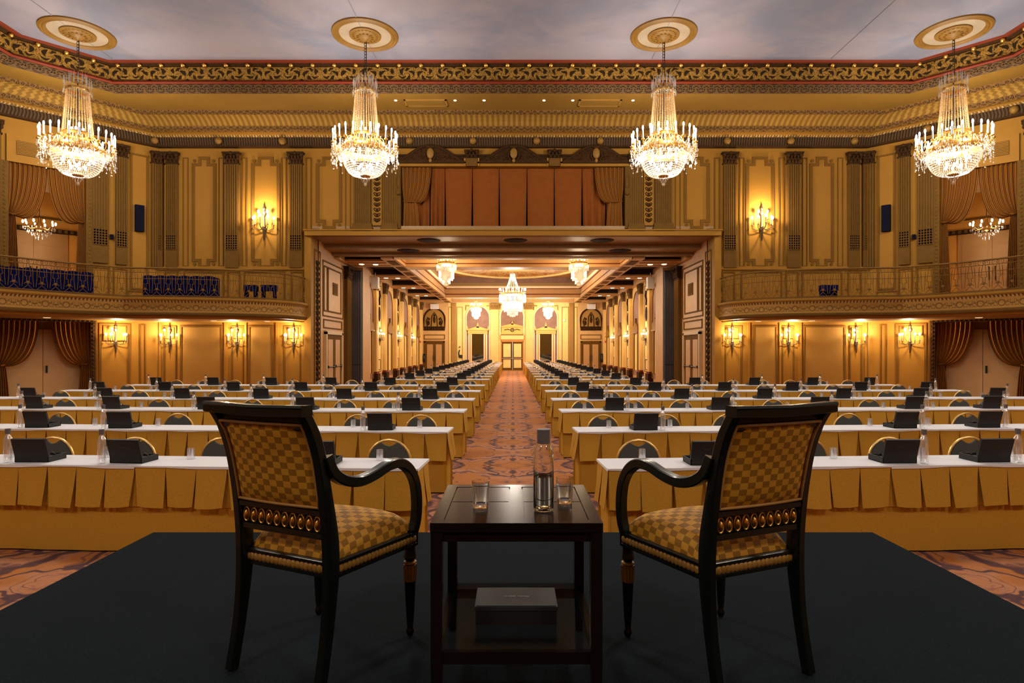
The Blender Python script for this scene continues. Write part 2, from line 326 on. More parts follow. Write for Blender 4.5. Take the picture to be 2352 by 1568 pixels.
# upper crown: bands swept round the hall
def lev(Y, Z):
    t = (22.5-Y)/2.94; c1 = (AX+(13.0-AX)*t, Y); c2 = (BX+(14.5-BX)*t, BY+(18.0-BY)*t)
    return [(-c2[0], -9, Z), (-c2[0], c2[1], Z), (-c1[0], c1[1], Z), (c1[0], c1[1], Z), (c2[0], c2[1], Z), (c2[0], -9, Z)]
def band(m, prof, ang=.5):
    L = [lev(*p) for p in prof]; b = MB(); vv = 0.
    for j in range(len(L)-1):
        dv = math.hypot(prof[j+1][0]-prof[j][0], prof[j+1][1]-prof[j][1]); uu = -lev(*prof[0])[3][0]-40.
        for i in range(5):
            a, c, d, e = L[j][i], L[j][i+1], L[j+1][i+1], L[j+1][i]; ln = (Vector(L[0][i+1])-Vector(L[0][i])).length
            b.add([a, c, d, e], [(0, 1, 2, 3)], 0, [(uu, vv), (uu+ln, vv), (uu+ln, vv+dv), (uu, vv+dv)]); uu += ln
        vv += dv
    return trim(b, m, smooth=False, recalc=False)
band('red_band', [(19.56, 11.04), (19.60, 10.99), (19.66, 10.98)])
band('bronze', [(19.66, 10.98), (19.80, 10.95), (19.80, 10.91)])
band('filigree', [(19.80, 10.93), (19.83, 10.7), (19.86, 10.49)])
band('red_band', [(19.82, 10.49), (19.78, 10.43), (19.84, 10.38)])
band('acanthus', [(19.86, 10.38), (19.93, 10.22), (20.02, 10.14)])
band('soffit', [(20.02, 10.14), (21.40, 10.14)])
band('leafband', [(21.36, 10.14), (21.40, 10.05), (21.47, 10.01)])
band('cove', [(21.45, 10.02), (21.62, 9.98), (21.80, 9.90), (21.95, 9.78)])
band('leafband', [(21.93, 9.78), (21.97, 9.68), (22.06, 9.62)])
band('cream', [(22.06, 9.62), (22.2, 9.61), (22.26, 9.57)])
band('dentil', [(22.26, 9.57), (22.34, 9.52)])
band('frieze_dark', [(22.34, 9.53), (22.42, 9.24)])
band('bronze', [(22.38, 9.24), (22.40, 9.19), (22.5, 9.16)])
pl = lev(19.56, 11.04); b = MB(); b.add(pl, [tuple(range(6))]); b.add([(x, y, z+.1) for x, y, z in pl], [tuple(range(6))]); b.add([(-BX, 23.4, 11.2), (BX, 23.4, 11.2), (BX, -9.4, 11.2), (-BX, -9.4, 11.2)], [(0, 1, 2, 3)])
struct('ceiling', b, 'ceiling_sky', smooth=False)
b = MB()
for X in (-4.38, 4.45, 10.18, -12.82): b.box(X-.012, X+.012, -9, 19.5, 11.025, 11.045)
trim(b, 'pale_seam')
def along(Y, Z, step, f, off=0.):
    P = [Vector(p) for p in lev(Y, Z)]; s = off
    for i in range(5):
        a, c = P[i], P[i+1]; L = (c-a).length; d = (c-a)/L
        while s < L:
            p = a+d*s
            if p.y > 9: f(p, d)
            s += step
        s -= L
b = MB(); along(19.70, 10.93, .70, lambda p, d: b.ball(p, .075, n=8, k=6), .2); trim(b, 'gilt')
b = MB(); along(22.33, 9.38, 2.33, lambda p, d: (b.ball(p, .13, n=12, k=6)), .55); trim(b, 'medallion')
b = MB(); along(22.30, 9.545, .16, lambda p, d: b.ball(p, .035, n=4, k=3)); trim(b, 'soffit')
# ceiling plasterwork under each chandelier
CH = [(-12.79, 17.92), (-4.36, 18.0), (4.45, 18.0), (12.9, 17.85)]
NM = ['leftmost', 'second from left', 'third from left', 'rightmost']
for k, (x, y) in enumerate(CH):
    t = thing('ceiling_medallion', 'round gilded plaster medallion on the ceiling, %s of four' % NM[k], 'ceiling medallion', (x, y, 11.04), 0, 'round ceiling medallions above the chandeliers')
    b = MB(); b.lathe([(.97, 0), (.96, -.04), (.90, -.07), (.86, -.05), (.82, -.075), (.77, -.05), (.75, -.012)], 48); b.build('outer_ring', 'medallion', t)
    b = MB(); b.lathe([(.75, -.012), (.45, -.012)], 48); b.build('plaster_field', 'plaster', t, recalc=False)
    b = MB(); b.lathe([(.46, 0), (.46, -.05), (.40, -.07), (.33, -.05), (.26, -.09), (.2, -.09), (.14, -.15), (.06, -.18), (.02, -.24), (0, -.24)], 40)
    for i in range(20): a = 2*PI*i/20; b.ball((.36*math.cos(a), .36*math.sin(a), -.06), .035, .035, .03, 6, 4)
    for i in range(12): a = 2*PI*i/12; b.ball((.22*math.cos(a), .22*math.sin(a), -.1), .035, .035, .03, 6, 4)
    b.build('centre_rosette', 'medallion', t)
# soffit vents and little spots
for k, (x, lb) in enumerate(((-2.95, 'left'), (2.95, 'right'))):
    t = thing('ceiling_vent', 'long flat air vent in the gold soffit, %s of centre' % lb, 'air vent', (x, 20.75, 10.14), 0, 'air vents in the gold soffit')
    b = MB(); b.box(-.72, .72, -.28, -.22, -.03, 0); b.box(-.72, .72, .22, .28, -.03, 0); b.box(-.72, -.66, -.28, .28, -.03, 0); b.box(.66, .72, -.28, .28, -.03, 0); b.build('frame', 'gilt_paint', t)
    b = MB()
    for i in range(8): b.box(-.66, .66, -.2+i*.054, -.175+i*.054, -.02, 0)
    b.build('slats', 'soffit', t)
SPX = [-3.95, -1.95, -.97, 1.05, 2.02, 4.05]
w6 = ['first', 'second', 'third', 'fourth', 'fifth', 'sixth', 'seventh', 'eighth', 'ninth', 'tenth', 'eleventh', 'twelfth', 'thirteenth', 'fourteenth', 'fifteenth', 'sixteenth', 'seventeenth', 'eighteenth', 'nineteenth']
for k, x in enumerate(SPX):
    b = MB(); b.lathe([(0, -.02), (.03, -.02), (.045, -.01), (.05, 0)], 12, (x, 20.55, 10.14)); o = b.build('spotlight', 'downlight')
    tag(o, 'tiny recessed spotlight in the gold soffit, %s from the left' % w6[k], 'spotlight', 'tiny spotlights in the gold soffit')
# ------------------------------------------------------------------ plaster panels and pilasters
def frame(W, u0, u1, z0, z1, w=.07, notch=0., d=.03, m='tan_line', fill=None):
    b = MB(W)
    if not notch:
        b.box(u0, u0+w, 0, d, z0, z1); b.box(u1-w, u1, 0, d, z0, z1); b.box(u0+w, u1-w, 0, d, z1-w, z1); b.box(u0+w, u1-w, 0, d, z0, z0+w)
    else:
        k = notch; b.box(u0, u0+w, 0, d, z0+k, z1-k); b.box(u1-w, u1, 0, d, z0+k, z1-k); b.box(u0+k, u1-k, 0, d, z1-w, z1); b.box(u0+k, u1-k, 0, d, z0, z0+w)
        for ua, ub, uc in ((u0, u0+k, u0+w), (u1, u1-k, u1-w)):
            for za, zb in ((z1-k, 1), (z0+k, -1)):
                b.box(min(uc, ub+(w if ub > ua else -w)), max(uc, ub+(w if ub > ua else -w)), 0, d, min(za, za-zb*w), max(za, za-zb*w))
                zz = sorted((za, z1-w if zb > 0 else z0+w)); b.box(min(ub, ub+(w if ub > ua else -w)), max(ub, ub+(w if ub > ua else -w)), 0, d, *zz)
                c = ((ua+ub)/2+(-.02 if ub > ua else .02), (zz[0]+zz[1])/2+(.02 if zb > 0 else -.02))
                b.add([(c[0]+.06*math.cos(2*PI*i/12), d, c[1]+.06*math.sin(2*PI*i/12)) for i in range(12)]+[(c[0]+.06*math.cos(2*PI*i/12), 0, c[1]+.06*math.sin(2*PI*i/12)) for i in range(12)], [tuple(range(12))]+[(i, (i+1) % 12, 12+(i+1) % 12, 12+i) for i in range(12)])
    if fill: b.box(u0+w, u1-w, 0, .008, z0+w, z1-w, 1)
    return trim(b, [m, fill] if fill else m, smooth=False)
def capital(b, u0, u1, z0, z1, d):
    w = u1-u0; h = z1-z0; c = (u0+u1)/2
    b.box(u0-.03, u1+.03, 0, d+.03, z0, z0+.06*h+.02); b.box(u0, u1, 0, d+.01, z0, z1-.12*h)
    b.box(u0-.12*w-.02, u1+.12*w+.02, 0, d+.12, z1-.12*h, z1); b.box(u0-.06*w, u1+.06*w, 0, d+.08, z1-.2*h, z1-.12*h)
    nl = max(2, round(w/.13))
    for r in range(2):
        for i in range(nl+r):
            u = u0+w*(i+.5-.5*r)/nl; z = z0+h*(.24+.26*r); b.ball((u, d+.03+.02*r, z), .055, .05, .17*h, 6, 5); b.ball((u, d+.07+.02*r, z+.13*h), .045, .03, .035, 6, 4)
    for u in (u0, u1): b.ball((u, d+.07, z1-.24*h), .075, .06, .075, 8, 5)
    b.ball((c, d+.1, z1-.1*h), .06, .05, .07, 6, 4)
def pilaster(W, u0, u1, zb, zc, zt, d=.11, grille=None, base=None, nm='flute', cap='bronze'):
    t = sempty('trim_%d' % (_tn[0]+1)); _tn[0] += 1
    b = MB(W); b.box(u0, u1, 0, d, zb, zc)
    n = max(3, round((u1-u0)/.075)); w = (u1-u0)/n
    g0, g1 = grille if grille else (99, 99)
    for i in range(n):
        for za, zz in ((max(zb, min(g1, zc) if grille else zb), zc),): b.box(u0+w*(i+.22), u0+w*(i+.78), d, d+.025, za+.02, zz-.02)
    b.build('shaft', nm, t, smooth=False)
    if zt > zc: b = MB(W); capital(b, u0, u1, zc, zt, d); b.build('capital', cap, t)
    if grille:
        b = MB(W); b.box(u0+.02, u1-.02, d, d+.012, g0, g1)
        k = max(2, round((u1-u0)/.09))
        for i in range(k+1): u = u0+.03+(u1-u0-.06)*i/k; b.box(u-.012, u+.012, d, d+.03, g0, g1, 1)
        for i in range(7): z = g0+(g1-g0)*i/6; b.box(u0+.02, u1-.02, d, d+.028, z-.012, z+.012, 1)
        b.build('grille', ['grille', 'flute'], t, smooth=False)
    if base:
        b = MB(W); b.box(u0-.08, u1+.08, 0, d+.1, base[0], base[0]+(base[1]-base[0])*.55); b.box(u0-.05, u1+.05, 0, d+.07, base[0]+(base[1]-base[0])*.55, base[1]); b.build('base', nm, t)
    return t
fu = lambda x: (x-1178)/62.222
fz = lambda y: 1.75+(802-y)/62.222
GR = (5.42, 5.95)
for sx, side in SIDES:
    U = lambda a, c: tuple(sorted((sx*-fu(a), sx*-fu(c))))      # pixel columns of the left half, mirrored
    for a, c in ((366.5, 377), (384, 410), (520, 550), (667, 696)): pilaster(WM, *U(a, c), 4.75, 8.55, 8.98, grille=GR)
    for a, c in ((815, 853), (881, 911)): pilaster(WM, *U(a, c), 6.32, 8.5, 8.9, .14, base=(6.07, 6.36))
    # strip with dark arabesque between the wide pilasters
    b = MB(WM); b.box(*U(857, 878), 0, .1, 6.3, 8.9); t = trim(b, 'cream')
    b = MB(WM); cu = sum(U(857, 878))/2; z = 6.5
    random.seed(3)
    while z < 8.75:
        w = .09+.03*math.sin(z*9); b.ball((cu, .105, z), w*.75, .02, .06, 8, 4)
        for q in (-1, 1):
            b.tube([(cu, .11, z-.08), (cu+q*.09, .11, z-.03), (cu+q*.12, .11, z+.04), (cu+q*.08, .11, z+.07), (cu+q*.05, .11, z+.03)], .018, 4)
        z += .19
    b.build('ornament', 'bronze', t)
    for a, c in ((420, 433), (502, 514), (556, 568), (646, 658), (703, 716), (793, 806)): frame(WM, *U(a, c), (fz(612) if a < 700 else fz(528)), fz(362), .035)
    for a, c in ((441, 497), (578, 643)): frame(WM, *U(a, c), fz(616), fz(360), .11, .24)
    frame(WM, *U(726, 786), fz(526), fz(360), .11, .24)
    for a, c in ((378, 410), (422, 515), (522, 552), (560, 655), (668, 698)): frame(WM, *U(a, c), 3.5, 4.62, .05)
    b = MB(WM); b.box(*U(365, 703), 0, .07, 4.68, 4.8); trim(b, 'cream')
    # lower wall panels
    for a, c in ((414, 512), (570, 628)): frame(WM, *U(a, c), .2, fz(747), .07, fill='cream_panel')
    for a, c in ((376, 406), (532, 561), (652, 692)): frame(WM, *U(a, c), .2, fz(748), .055); 
    for a, c in ((381, 401), (536, 557), (659, 685)): frame(WM, *U(a, c), 2.15, fz(752), .03)
    b = MB(WM); b.box(*U(516, 524), 0, .05, 0, 2.76); b.box(*U(562, 567), 0, .04, 0, 2.76); b.box(*U(366, 371), 0, .05, 0, 2.76); b.box(*U(634, 640), 0, .04, 0, 2.76); trim(b, 'cream')
    # portal surround, standing proud of the wall
    b = MB(WM); b.box(*U(701, 716.5), 0, .1, 0, 6.12); b.box(*U(693, 702), -.0, .05, 0, 2.75); trim(b, 'cream')
    # corner wall
    W = WCL if sx < 0 else WCR
    pilaster(W, .02, .26, 4.75, 8.55, 8.98, grille=None)
    pilaster(W, 1.02, 1.38, 4.75, 8.55, 8.98, grille=(5.38, 5.92)); pilaster(W, 1.60, 2.08, 4.75, 8.55, 8.98, grille=(5.38, 5.92))
    pilaster(W, 4.48, 4.9, 4.75, 8.55, 8.98, grille=None)
    frame(W, .34, .92, 3.9, 8.8, .06); frame(W, .3, 1.0, 3.5, 3.86, .04)
    frame(W, 1.0, 1.45, 3.5, 4.62, .05); frame(W, 1.55, 2.1, 3.5, 4.62, .05)
    b = MB(W); b.box(.5, .78, 0, .14, 6.0, 6.95); o = b.build('wall_speaker', 'dark_navy', smooth=False); tag(o, 'dark flat rectangular speaker on the %s corner wall above the balcony' % side, 'speaker')
    b = MB(W); b.box(1.44, 1.54, 0, .1, 5.62, 5.78); b.ball((1.49, .1, 5.72), .03, .02, .02)
    o = b.build('wall_box', 'dark_navy'); tag(o, 'small dark control box between pilasters on the %s corner wall' % side, 'wall box')
    for u0, u1 in ((.92, 1.86),): frame(W, u0, u1, .2, 2.66, .07); frame(W, u0+.12, u1-.12, 2.05 if sx < 0 else 2.25, 2.58, .03)
    frame(W, .42, .62, .2, 2.66, .04); b = MB(W); b.box(1.93, 2.06, 0, .05, 0, 2.74); trim(b, 'flute')
    # transom vent above the arch
    b = MB(W); b.box(2.2, 4.35, 0, .08, 7.75, 8.62); b.box(2.45, 4.1, .08, .1, 8.0, 8.45, 1)
    for i in range(9): b.box(2.45, 4.1, .1, .12, 8.02+i*.048, 8.04+i*.048, 0)
    trim(b, ['cream', 'flute'])
    # dark ornate frame of arch and door
    for h, w in ((ARCH, .2), (DOOR, .14)):
        b = MB(W); u0, u1, z0, z1 = h
        def q(a, c, e, f, n=1):
            b.box(a, c, 0, .1, e, f)
            L = max(c-a, f-e); k = int(L/.13)
            for i in range(k):
                s_ = (i+.5)/k
                p = (a+(c-a)*s_, .1, (e+f)/2) if c-a > f-e else ((a+c)/2, .1, e+(f-e)*s_); b.ball(p, .045, .02, .045, 6, 4)
        q(u0-w, u0, z0, z1); q(u1, u1+w, z0, z1)
        if h is DOOR: q(u0-w, u1+w, z1, z1+.1)
        trim(b, 'bronze' if h is DOOR else 'flute')
# small dark pieces on top of the portal frame
for sx, side in SIDES:
    b = MB(); b.box(sx*7.22-.13, sx*7.22+.13, 22.28, 22.42, 6.12, 6.16); tag(b.build('projector_bracket', 'matte_black'), 'thin black fitting lying on the %s end of the portal ledge' % side, 'fitting')
b = MB(); b.box(-7.62, 7.62, 22.26, 22.5, 5.91, 6.12); b.box(-7.66, 7.66, 22.22, 22.5, 6.09, 6.13); trim(b, 'cream')
# ------------------------------------------------------------------ central stage window
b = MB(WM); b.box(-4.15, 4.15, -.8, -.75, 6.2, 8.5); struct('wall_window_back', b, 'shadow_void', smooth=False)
xs = [935, 985, 1020, 1084, 1146, 1211, 1274, 1339, 1395, 1428]
for k in range(len(xs)-1):
    u0, u1 = fu(xs[k])+.008, fu(xs[k+1])-.008; b = MB(WM)
    nf = 1 if 1 < k < 7 else 3; z0 = fz(518)+random.uniform(-.03, .02)
    def fn(i, j, u0=u0, u1=u1, nf=nf, z0=z0, k=k):
        e = (2*abs(i-.5))**6; pinch = 1-.07*(1-j)*(.4+.6*((k*37) % 5)/4)
        u = (u0+u1)/2+(i-.5)*(u1-u0)*pinch; zb = z0+.06*e
        return (u, -.25+(.05*math.sin(i*PI) if nf == 1 else .06*math.sin(i*PI*2*nf))*(1.2-j)-.06*e, zb+(8.5-zb)*j)
    b.grid(24, 10, fn); o = b.build('curtain_panel', 'rust', recalc=False)
    tag(o, 'flat rust-brown curtain panel in the window over the portal, %s from left' % w6[k], 'curtain panel', 'rust curtain panels over the portal')
def drape(W, uo, ui, zt, ztie, zb, d0, wt=.2, label='', nf=9, bot=.3, m='drape', sag=.35, tieoff=.0):
    s_ = 1 if ui > uo else -1; b = MB(W); full = abs(ui-uo)
    ut = uo+s_*tieoff
    def up(i, j):
        t = 1-j; u = (uo+(ui-uo)*i)*(1-t**2.4)+(ut+s_*wt*i)*t**2.4
        z = zt-(zt-ztie)*t**1.05-sag*(i**1.5)*math.sin(PI*t**1.6)*.9-.06*i*t
        return (u, d0+.05*math.sin(2*PI*nf*i)*(1-.4*t)+.06*i*math.sin(PI*t), z)
    b.grid(nf*8, 22, up, 0, lambda i, j: (i, j))
    def lo(i, j):
        t = 1-j; u = ut+s_*(wt*i+(bot-wt)*i*t**.7)-s_*.03*t
        return (u, d0+.04*math.sin(2*PI*nf*.7*i)*(.6+.4*t), ztie-(ztie-zb)*t+.0*i)
    b.grid(nf*6, 10, lo, 0, lambda i, j: (i, j))
    t = b.build('drape', m, recalc=False); tag(t, label, 'drape')
    c = MB(W); c.tube([(ut-s_*.03, d0-.06, ztie+.03), (ut+s_*wt*.5, d0+.09, ztie-.02), (ut+s_*(wt+.03), d0-.04, ztie+.02)], .028, 6); c.build('tieback', 'drape', t)
    return t
for sx, side in SIDES:
    o = drape(WM, sx*4.12, sx*3.02, 8.48, 7.22, 6.22, -.08, .48, 'gathered gold-brown drape tied at the %s edge of the window over the portal' % side, 7, .62, tieoff=.08, sag=.3)
    o['category'] = 'drape'
    b = MB(WM); b.box(*sorted((sx*4.13, sx*4.28)), 0, .08, 6.2, 8.5); b.ball((sx*4.2, .1, 7.9), .07, .05, .25, 8, 6); b.ball((sx*4.2, .12, 7.5), .08, .06, .09, 8, 5); trim(b, 'flute')
    b = MB(WM); b.box(*sorted((sx*4.28, sx*4.42)), 0, .12, 6.2, 9.05); trim(b, 'cream')
b = MB(WM); b.box(-4.3, 4.3, 0, .14, 8.47, 8.56); b.box(-4.2, 4.2, 0, .18, 8.56, 8.62, 1); trim(b, ['cream', 'bronze'])
b = MB(WM); b.box(-4.3, 4.3, 0, .1, 8.62, 8.86); b.box(-4.25, 4.25, 0, .16, 8.84, 8.9); trim(b, 'bronze')
for k, x in enumerate((990, 1180, 1368)):
    u = fu(x); t = sempty('trim_%d' % (_tn[0]+1)); _tn[0] += 1
    W2 = lambda a, d, z, u=u: WM(a+u, d, z)
    b = MB(W2); N = 24; H = .58; R = 1.2
    arc = [(-R+2*R*i/N, 8.62+H*math.cos((i/N-.5)*PI)**1.3+.02) for i in range(N+1)]
    b.prism([(a, z) for a, z in arc]+[(R, 8.6), (-R, 8.6)], .0, .14)
    for i in range(N):
        pass
    b.tube([(a, .16, z) for a, z in arc], .05, 6); b.box(-R-.05, R+.05, .1, .2, 8.58, 8.66)
    random.seed(k)
    for i in range(60):
        a = random.uniform(-R*.85, R*.85); z = random.uniform(8.7, 8.62+H*.9*math.cos(a/R*PI/2)**1.3)
        if abs(a) > .16 and z > 8.68: b.ball((a, .15, z), random.uniform(.03, .06), .03, random.uniform(.03, .06), 6, 4)
    b.build('arched_pediment', 'bronze', t)
    b = MB(W2); b.ball((0, .2, 8.92), .13, .06, .2, 12, 8); b.ball((0, .2, 8.66), .06, .05, .08, 8, 5); b.build('cartouche', 'medallion', t)
    b = MB(W2); b.ball((0, .2, 9.16), .16, .06, .07, 10, 5); b.tube([(-.17, .2, 8.95), (-.2, .2, 8.8), (-.1, .2, 8.65)], .03, 5); b.tube([(.17, .2, 8.95), (.2, .2, 8.8), (.1, .2, 8.65)], .03, 5); b.build('crest', 'bronze', t)
for x in (1084, 1273):
    u = fu(x); b = MB(WM); capital(b, u-.2, u+.2, 8.72, 9.05, .14); b.box(u-.2, u+.2, 0, .2, 8.46, 8.74, 1); b.box(u-.28, u-.22, 0, .18, 8.46, 8.75, 2); b.box(u+.22, u+.28, 0, .18, 8.46, 8.75, 2); trim(b, ['bronze', 'flute', 'cream'])
# ------------------------------------------------------------------ archways in the corner walls, with the rooms behind
for sx, side in SIDES:
    W = WCL if sx < 0 else WCR
    b = MB(W); u0, u1, z0, z1 = 1.6, 5.2, 3.4, 8.3; D = -3.2
    b.box(u0, u1, D-.1, D, z0, z1); b.box(u0-.1, u0, D, -.3, z0, z1); b.box(u1, u1+.1, D, -.3, z0, z1); b.box(u0, u1, D, -.3, z0-.1, z0); struct('wall_%s_lobby' % side, b, 'orange_wall', smooth=False)
    b = MB(W); b.box(u0, u1, D, -.3, 7.6, 7.7); struct('ceiling_%s_lobby' % side, b, 'white_trim', smooth=False)
    b = MB(W); b.box(u0, u1, D, D+.12, 6.1, 6.25, 1)
    for i in range(18): b.box(u0+.1+i*.19, u0+.2+i*.19, D+.12, D+.15, 6.12, 6.23)
    b.box(u0, u1, D, D+.06, 6.6, 6.66); trim(b, ['flute', 'bronze'])
    t = sempty('door_%d' % (1 if sx < 0 else 2))
    for q in (0, 1):
        b = MB(W); a = 2.25+q*1.05; b.box(a, a+1.03, D, D+.06, 3.4, 6.08)
        for z_0, z_1 in ((3.6, 4.4), (4.5, 5.5), (5.6, 5.95)): b.box(a+.12, a+.91, D+.06, D+.075, z_0, z_1); b.box(a+.17, a+.86, D+.075, D+.08, z_0+.05, z_1-.05)
        o = b.build('door_leaf', 'door_amber', t, smooth=False)
        b = MB(W); uu = a+(.95 if q == 0 else .08); b.tube([(uu, D+.12, 4.3), (uu, D+.12, 4.8)], .02, 6); b.build('handle', 'matte_black', o)
    t = thing('chandelier', 'small crystal chandelier glowing in the lobby behind the upper %s archway' % side, 'chandelier', W(3.27, -1.9, 0))
    b = MB(); b.tube([(0, 0, 6.4), (0, 0, 7.6)], .012, 5); b.build('rod', 'dark_iron', t)
    b = MB(); b.lathe([(.0, 5.9), (.1, 5.95), (.14, 6.1), (.05, 6.25), (.03, 6.4)], 10)
    for i in range(10): a = 2*PI*i/10; b.tube([(.1*math.cos(a), .1*math.sin(a), 6.05), (.3*math.cos(a), .3*math.sin(a), 5.98), (.46*math.cos(a), .46*math.sin(a), 6.1)], .012, 4)
    b.build('arms', 'gilt', t)
    b = MB()
    b.ball((.46, 0, 6.22), .03, .03, .06, 6, 5); lm = b.mesh('bulb', 'bulb')
    for i in range(10): o = link('bulb', lm, t); o.rotation_euler = (0, 0, 2*PI*i/10)
    b = MB()
    for r_, z_ in ((.46, 6.0), (.34, 5.88), (.22, 5.78), (.1, 5.68)):
        for i in range(int(r_*50)): a = 2*PI*i/int(r_*50); b.octa((r_*math.cos(a), r_*math.sin(a), z_), .025, .06)
    b.build('crystal_drops', 'crystal', t)
    lamp('lobby_lamp', W(3.27, -1.9, 5.5), 24, WARM, .2)
    u0, u1, z0, z1 = ARCH
    drape(W, u1, 3.3, z1, 6.1, 3.4, -.05, .18, 'dark gold swagged drape on the outer side of the upper %s archway' % side, 8, .32, sag=.55)
    drape(W, u0, 3.3, z1, 6.1, 3.4, -.05, .18, 'dark gold swagged drape on the inner side of the upper %s archway' % side, 8, .32, sag=.55)
    # lower doorway
    b = MB(W); b.box(2.0, 4.7, -.62, -.58, 0, 2.75); b.box(2.12, 4.58, -.6, -.3, 2.66, 2.7); struct('wall_%s_recess' % side, b, 'cream_panel', smooth=False)
    t = sempty('door_%d' % (3 if sx < 0 else 4))
    for q in (0, 1):
        b = MB(W); a = 2.32+q*1.035; b.box(a, a+1.02, -.58, -.52, 0, 2.42); o = b.build('door_leaf', 'door_tan', t, smooth=False)
        if q == (0 if sx < 0 else 1):
            b = MB(W); uu = a+(.93 if q == 0 else .09); b.box(uu-.03, uu+.03, -.52, -.49, .95, 1.2); b.tube([(uu, -.46, 1.0), (uu, -.46, 1.16)], .012, 6); b.build('handle', 'matte_black', o)
    u0, u1, z0, z1 = DOOR
    drape(W, u1, 3.52, z1, 1.25, 0.02, -.1, .22, 'gold swagged drape on the outer side of the lower %s doorway' % side, 8, .36, sag=.3)
    drape(W, u0, 3.18, z1, 1.25, 0.02, -.1, .22, 'gold swagged drape on the inner side of the lower %s doorway' % side, 8, .36, sag=.3)
    b = MB(W); b.box(2.0, 2.08, 0, .06, 1.95, 2.1); tag(b.build('wall_box', 'dark_navy'), 'small dark box on the wall beside the lower %s doorway' % side, 'wall box')
# ------------------------------------------------------------------ balconies
def cr(P, n):   # smooth curve through points
    out = []
    for i in range(len(P)-1):
        p0 = P[max(i-1, 0)]; p1 = P[i]; p2 = P[i+1]; p3 = P[min(i+2, len(P)-1)]
        for k in range(n):
            t = k/n; out.append(tuple(.5*((2*b_)+(-a_+c_)*t+(2*a_-5*b_+4*c_-d_)*t*t+(-a_+3*b_-3*c_+d_)*t**3) for a_, b_, c_, d_ in zip(p0, p1, p2, p3)))
    out.append(P[-1]); return out
EDGE = cr([(7.56, 22.45), (7.66, 21.5), (8.1, 20.75), (9.0, 20.15), (10.4, 19.7), (12.4, 19.4)], 5)[:-1]+cr([(12.4, 19.4), (13.45, 18.25), (14.2, 16.9), (14.7, 15.3), (14.9, 13.5), (15.0, 10.0), (15.0, -9.0)], 5)
def offs(P, d):
    out = []
    for i, p in enumerate(P):
        a = Vector(P[max(i-1, 0)]); c = Vector(P[min(i+1, len(P)-1)]); t = (c-a).normalized(); out.append((p[0]+t.y*d, p[1]-t.x*d))
    return out
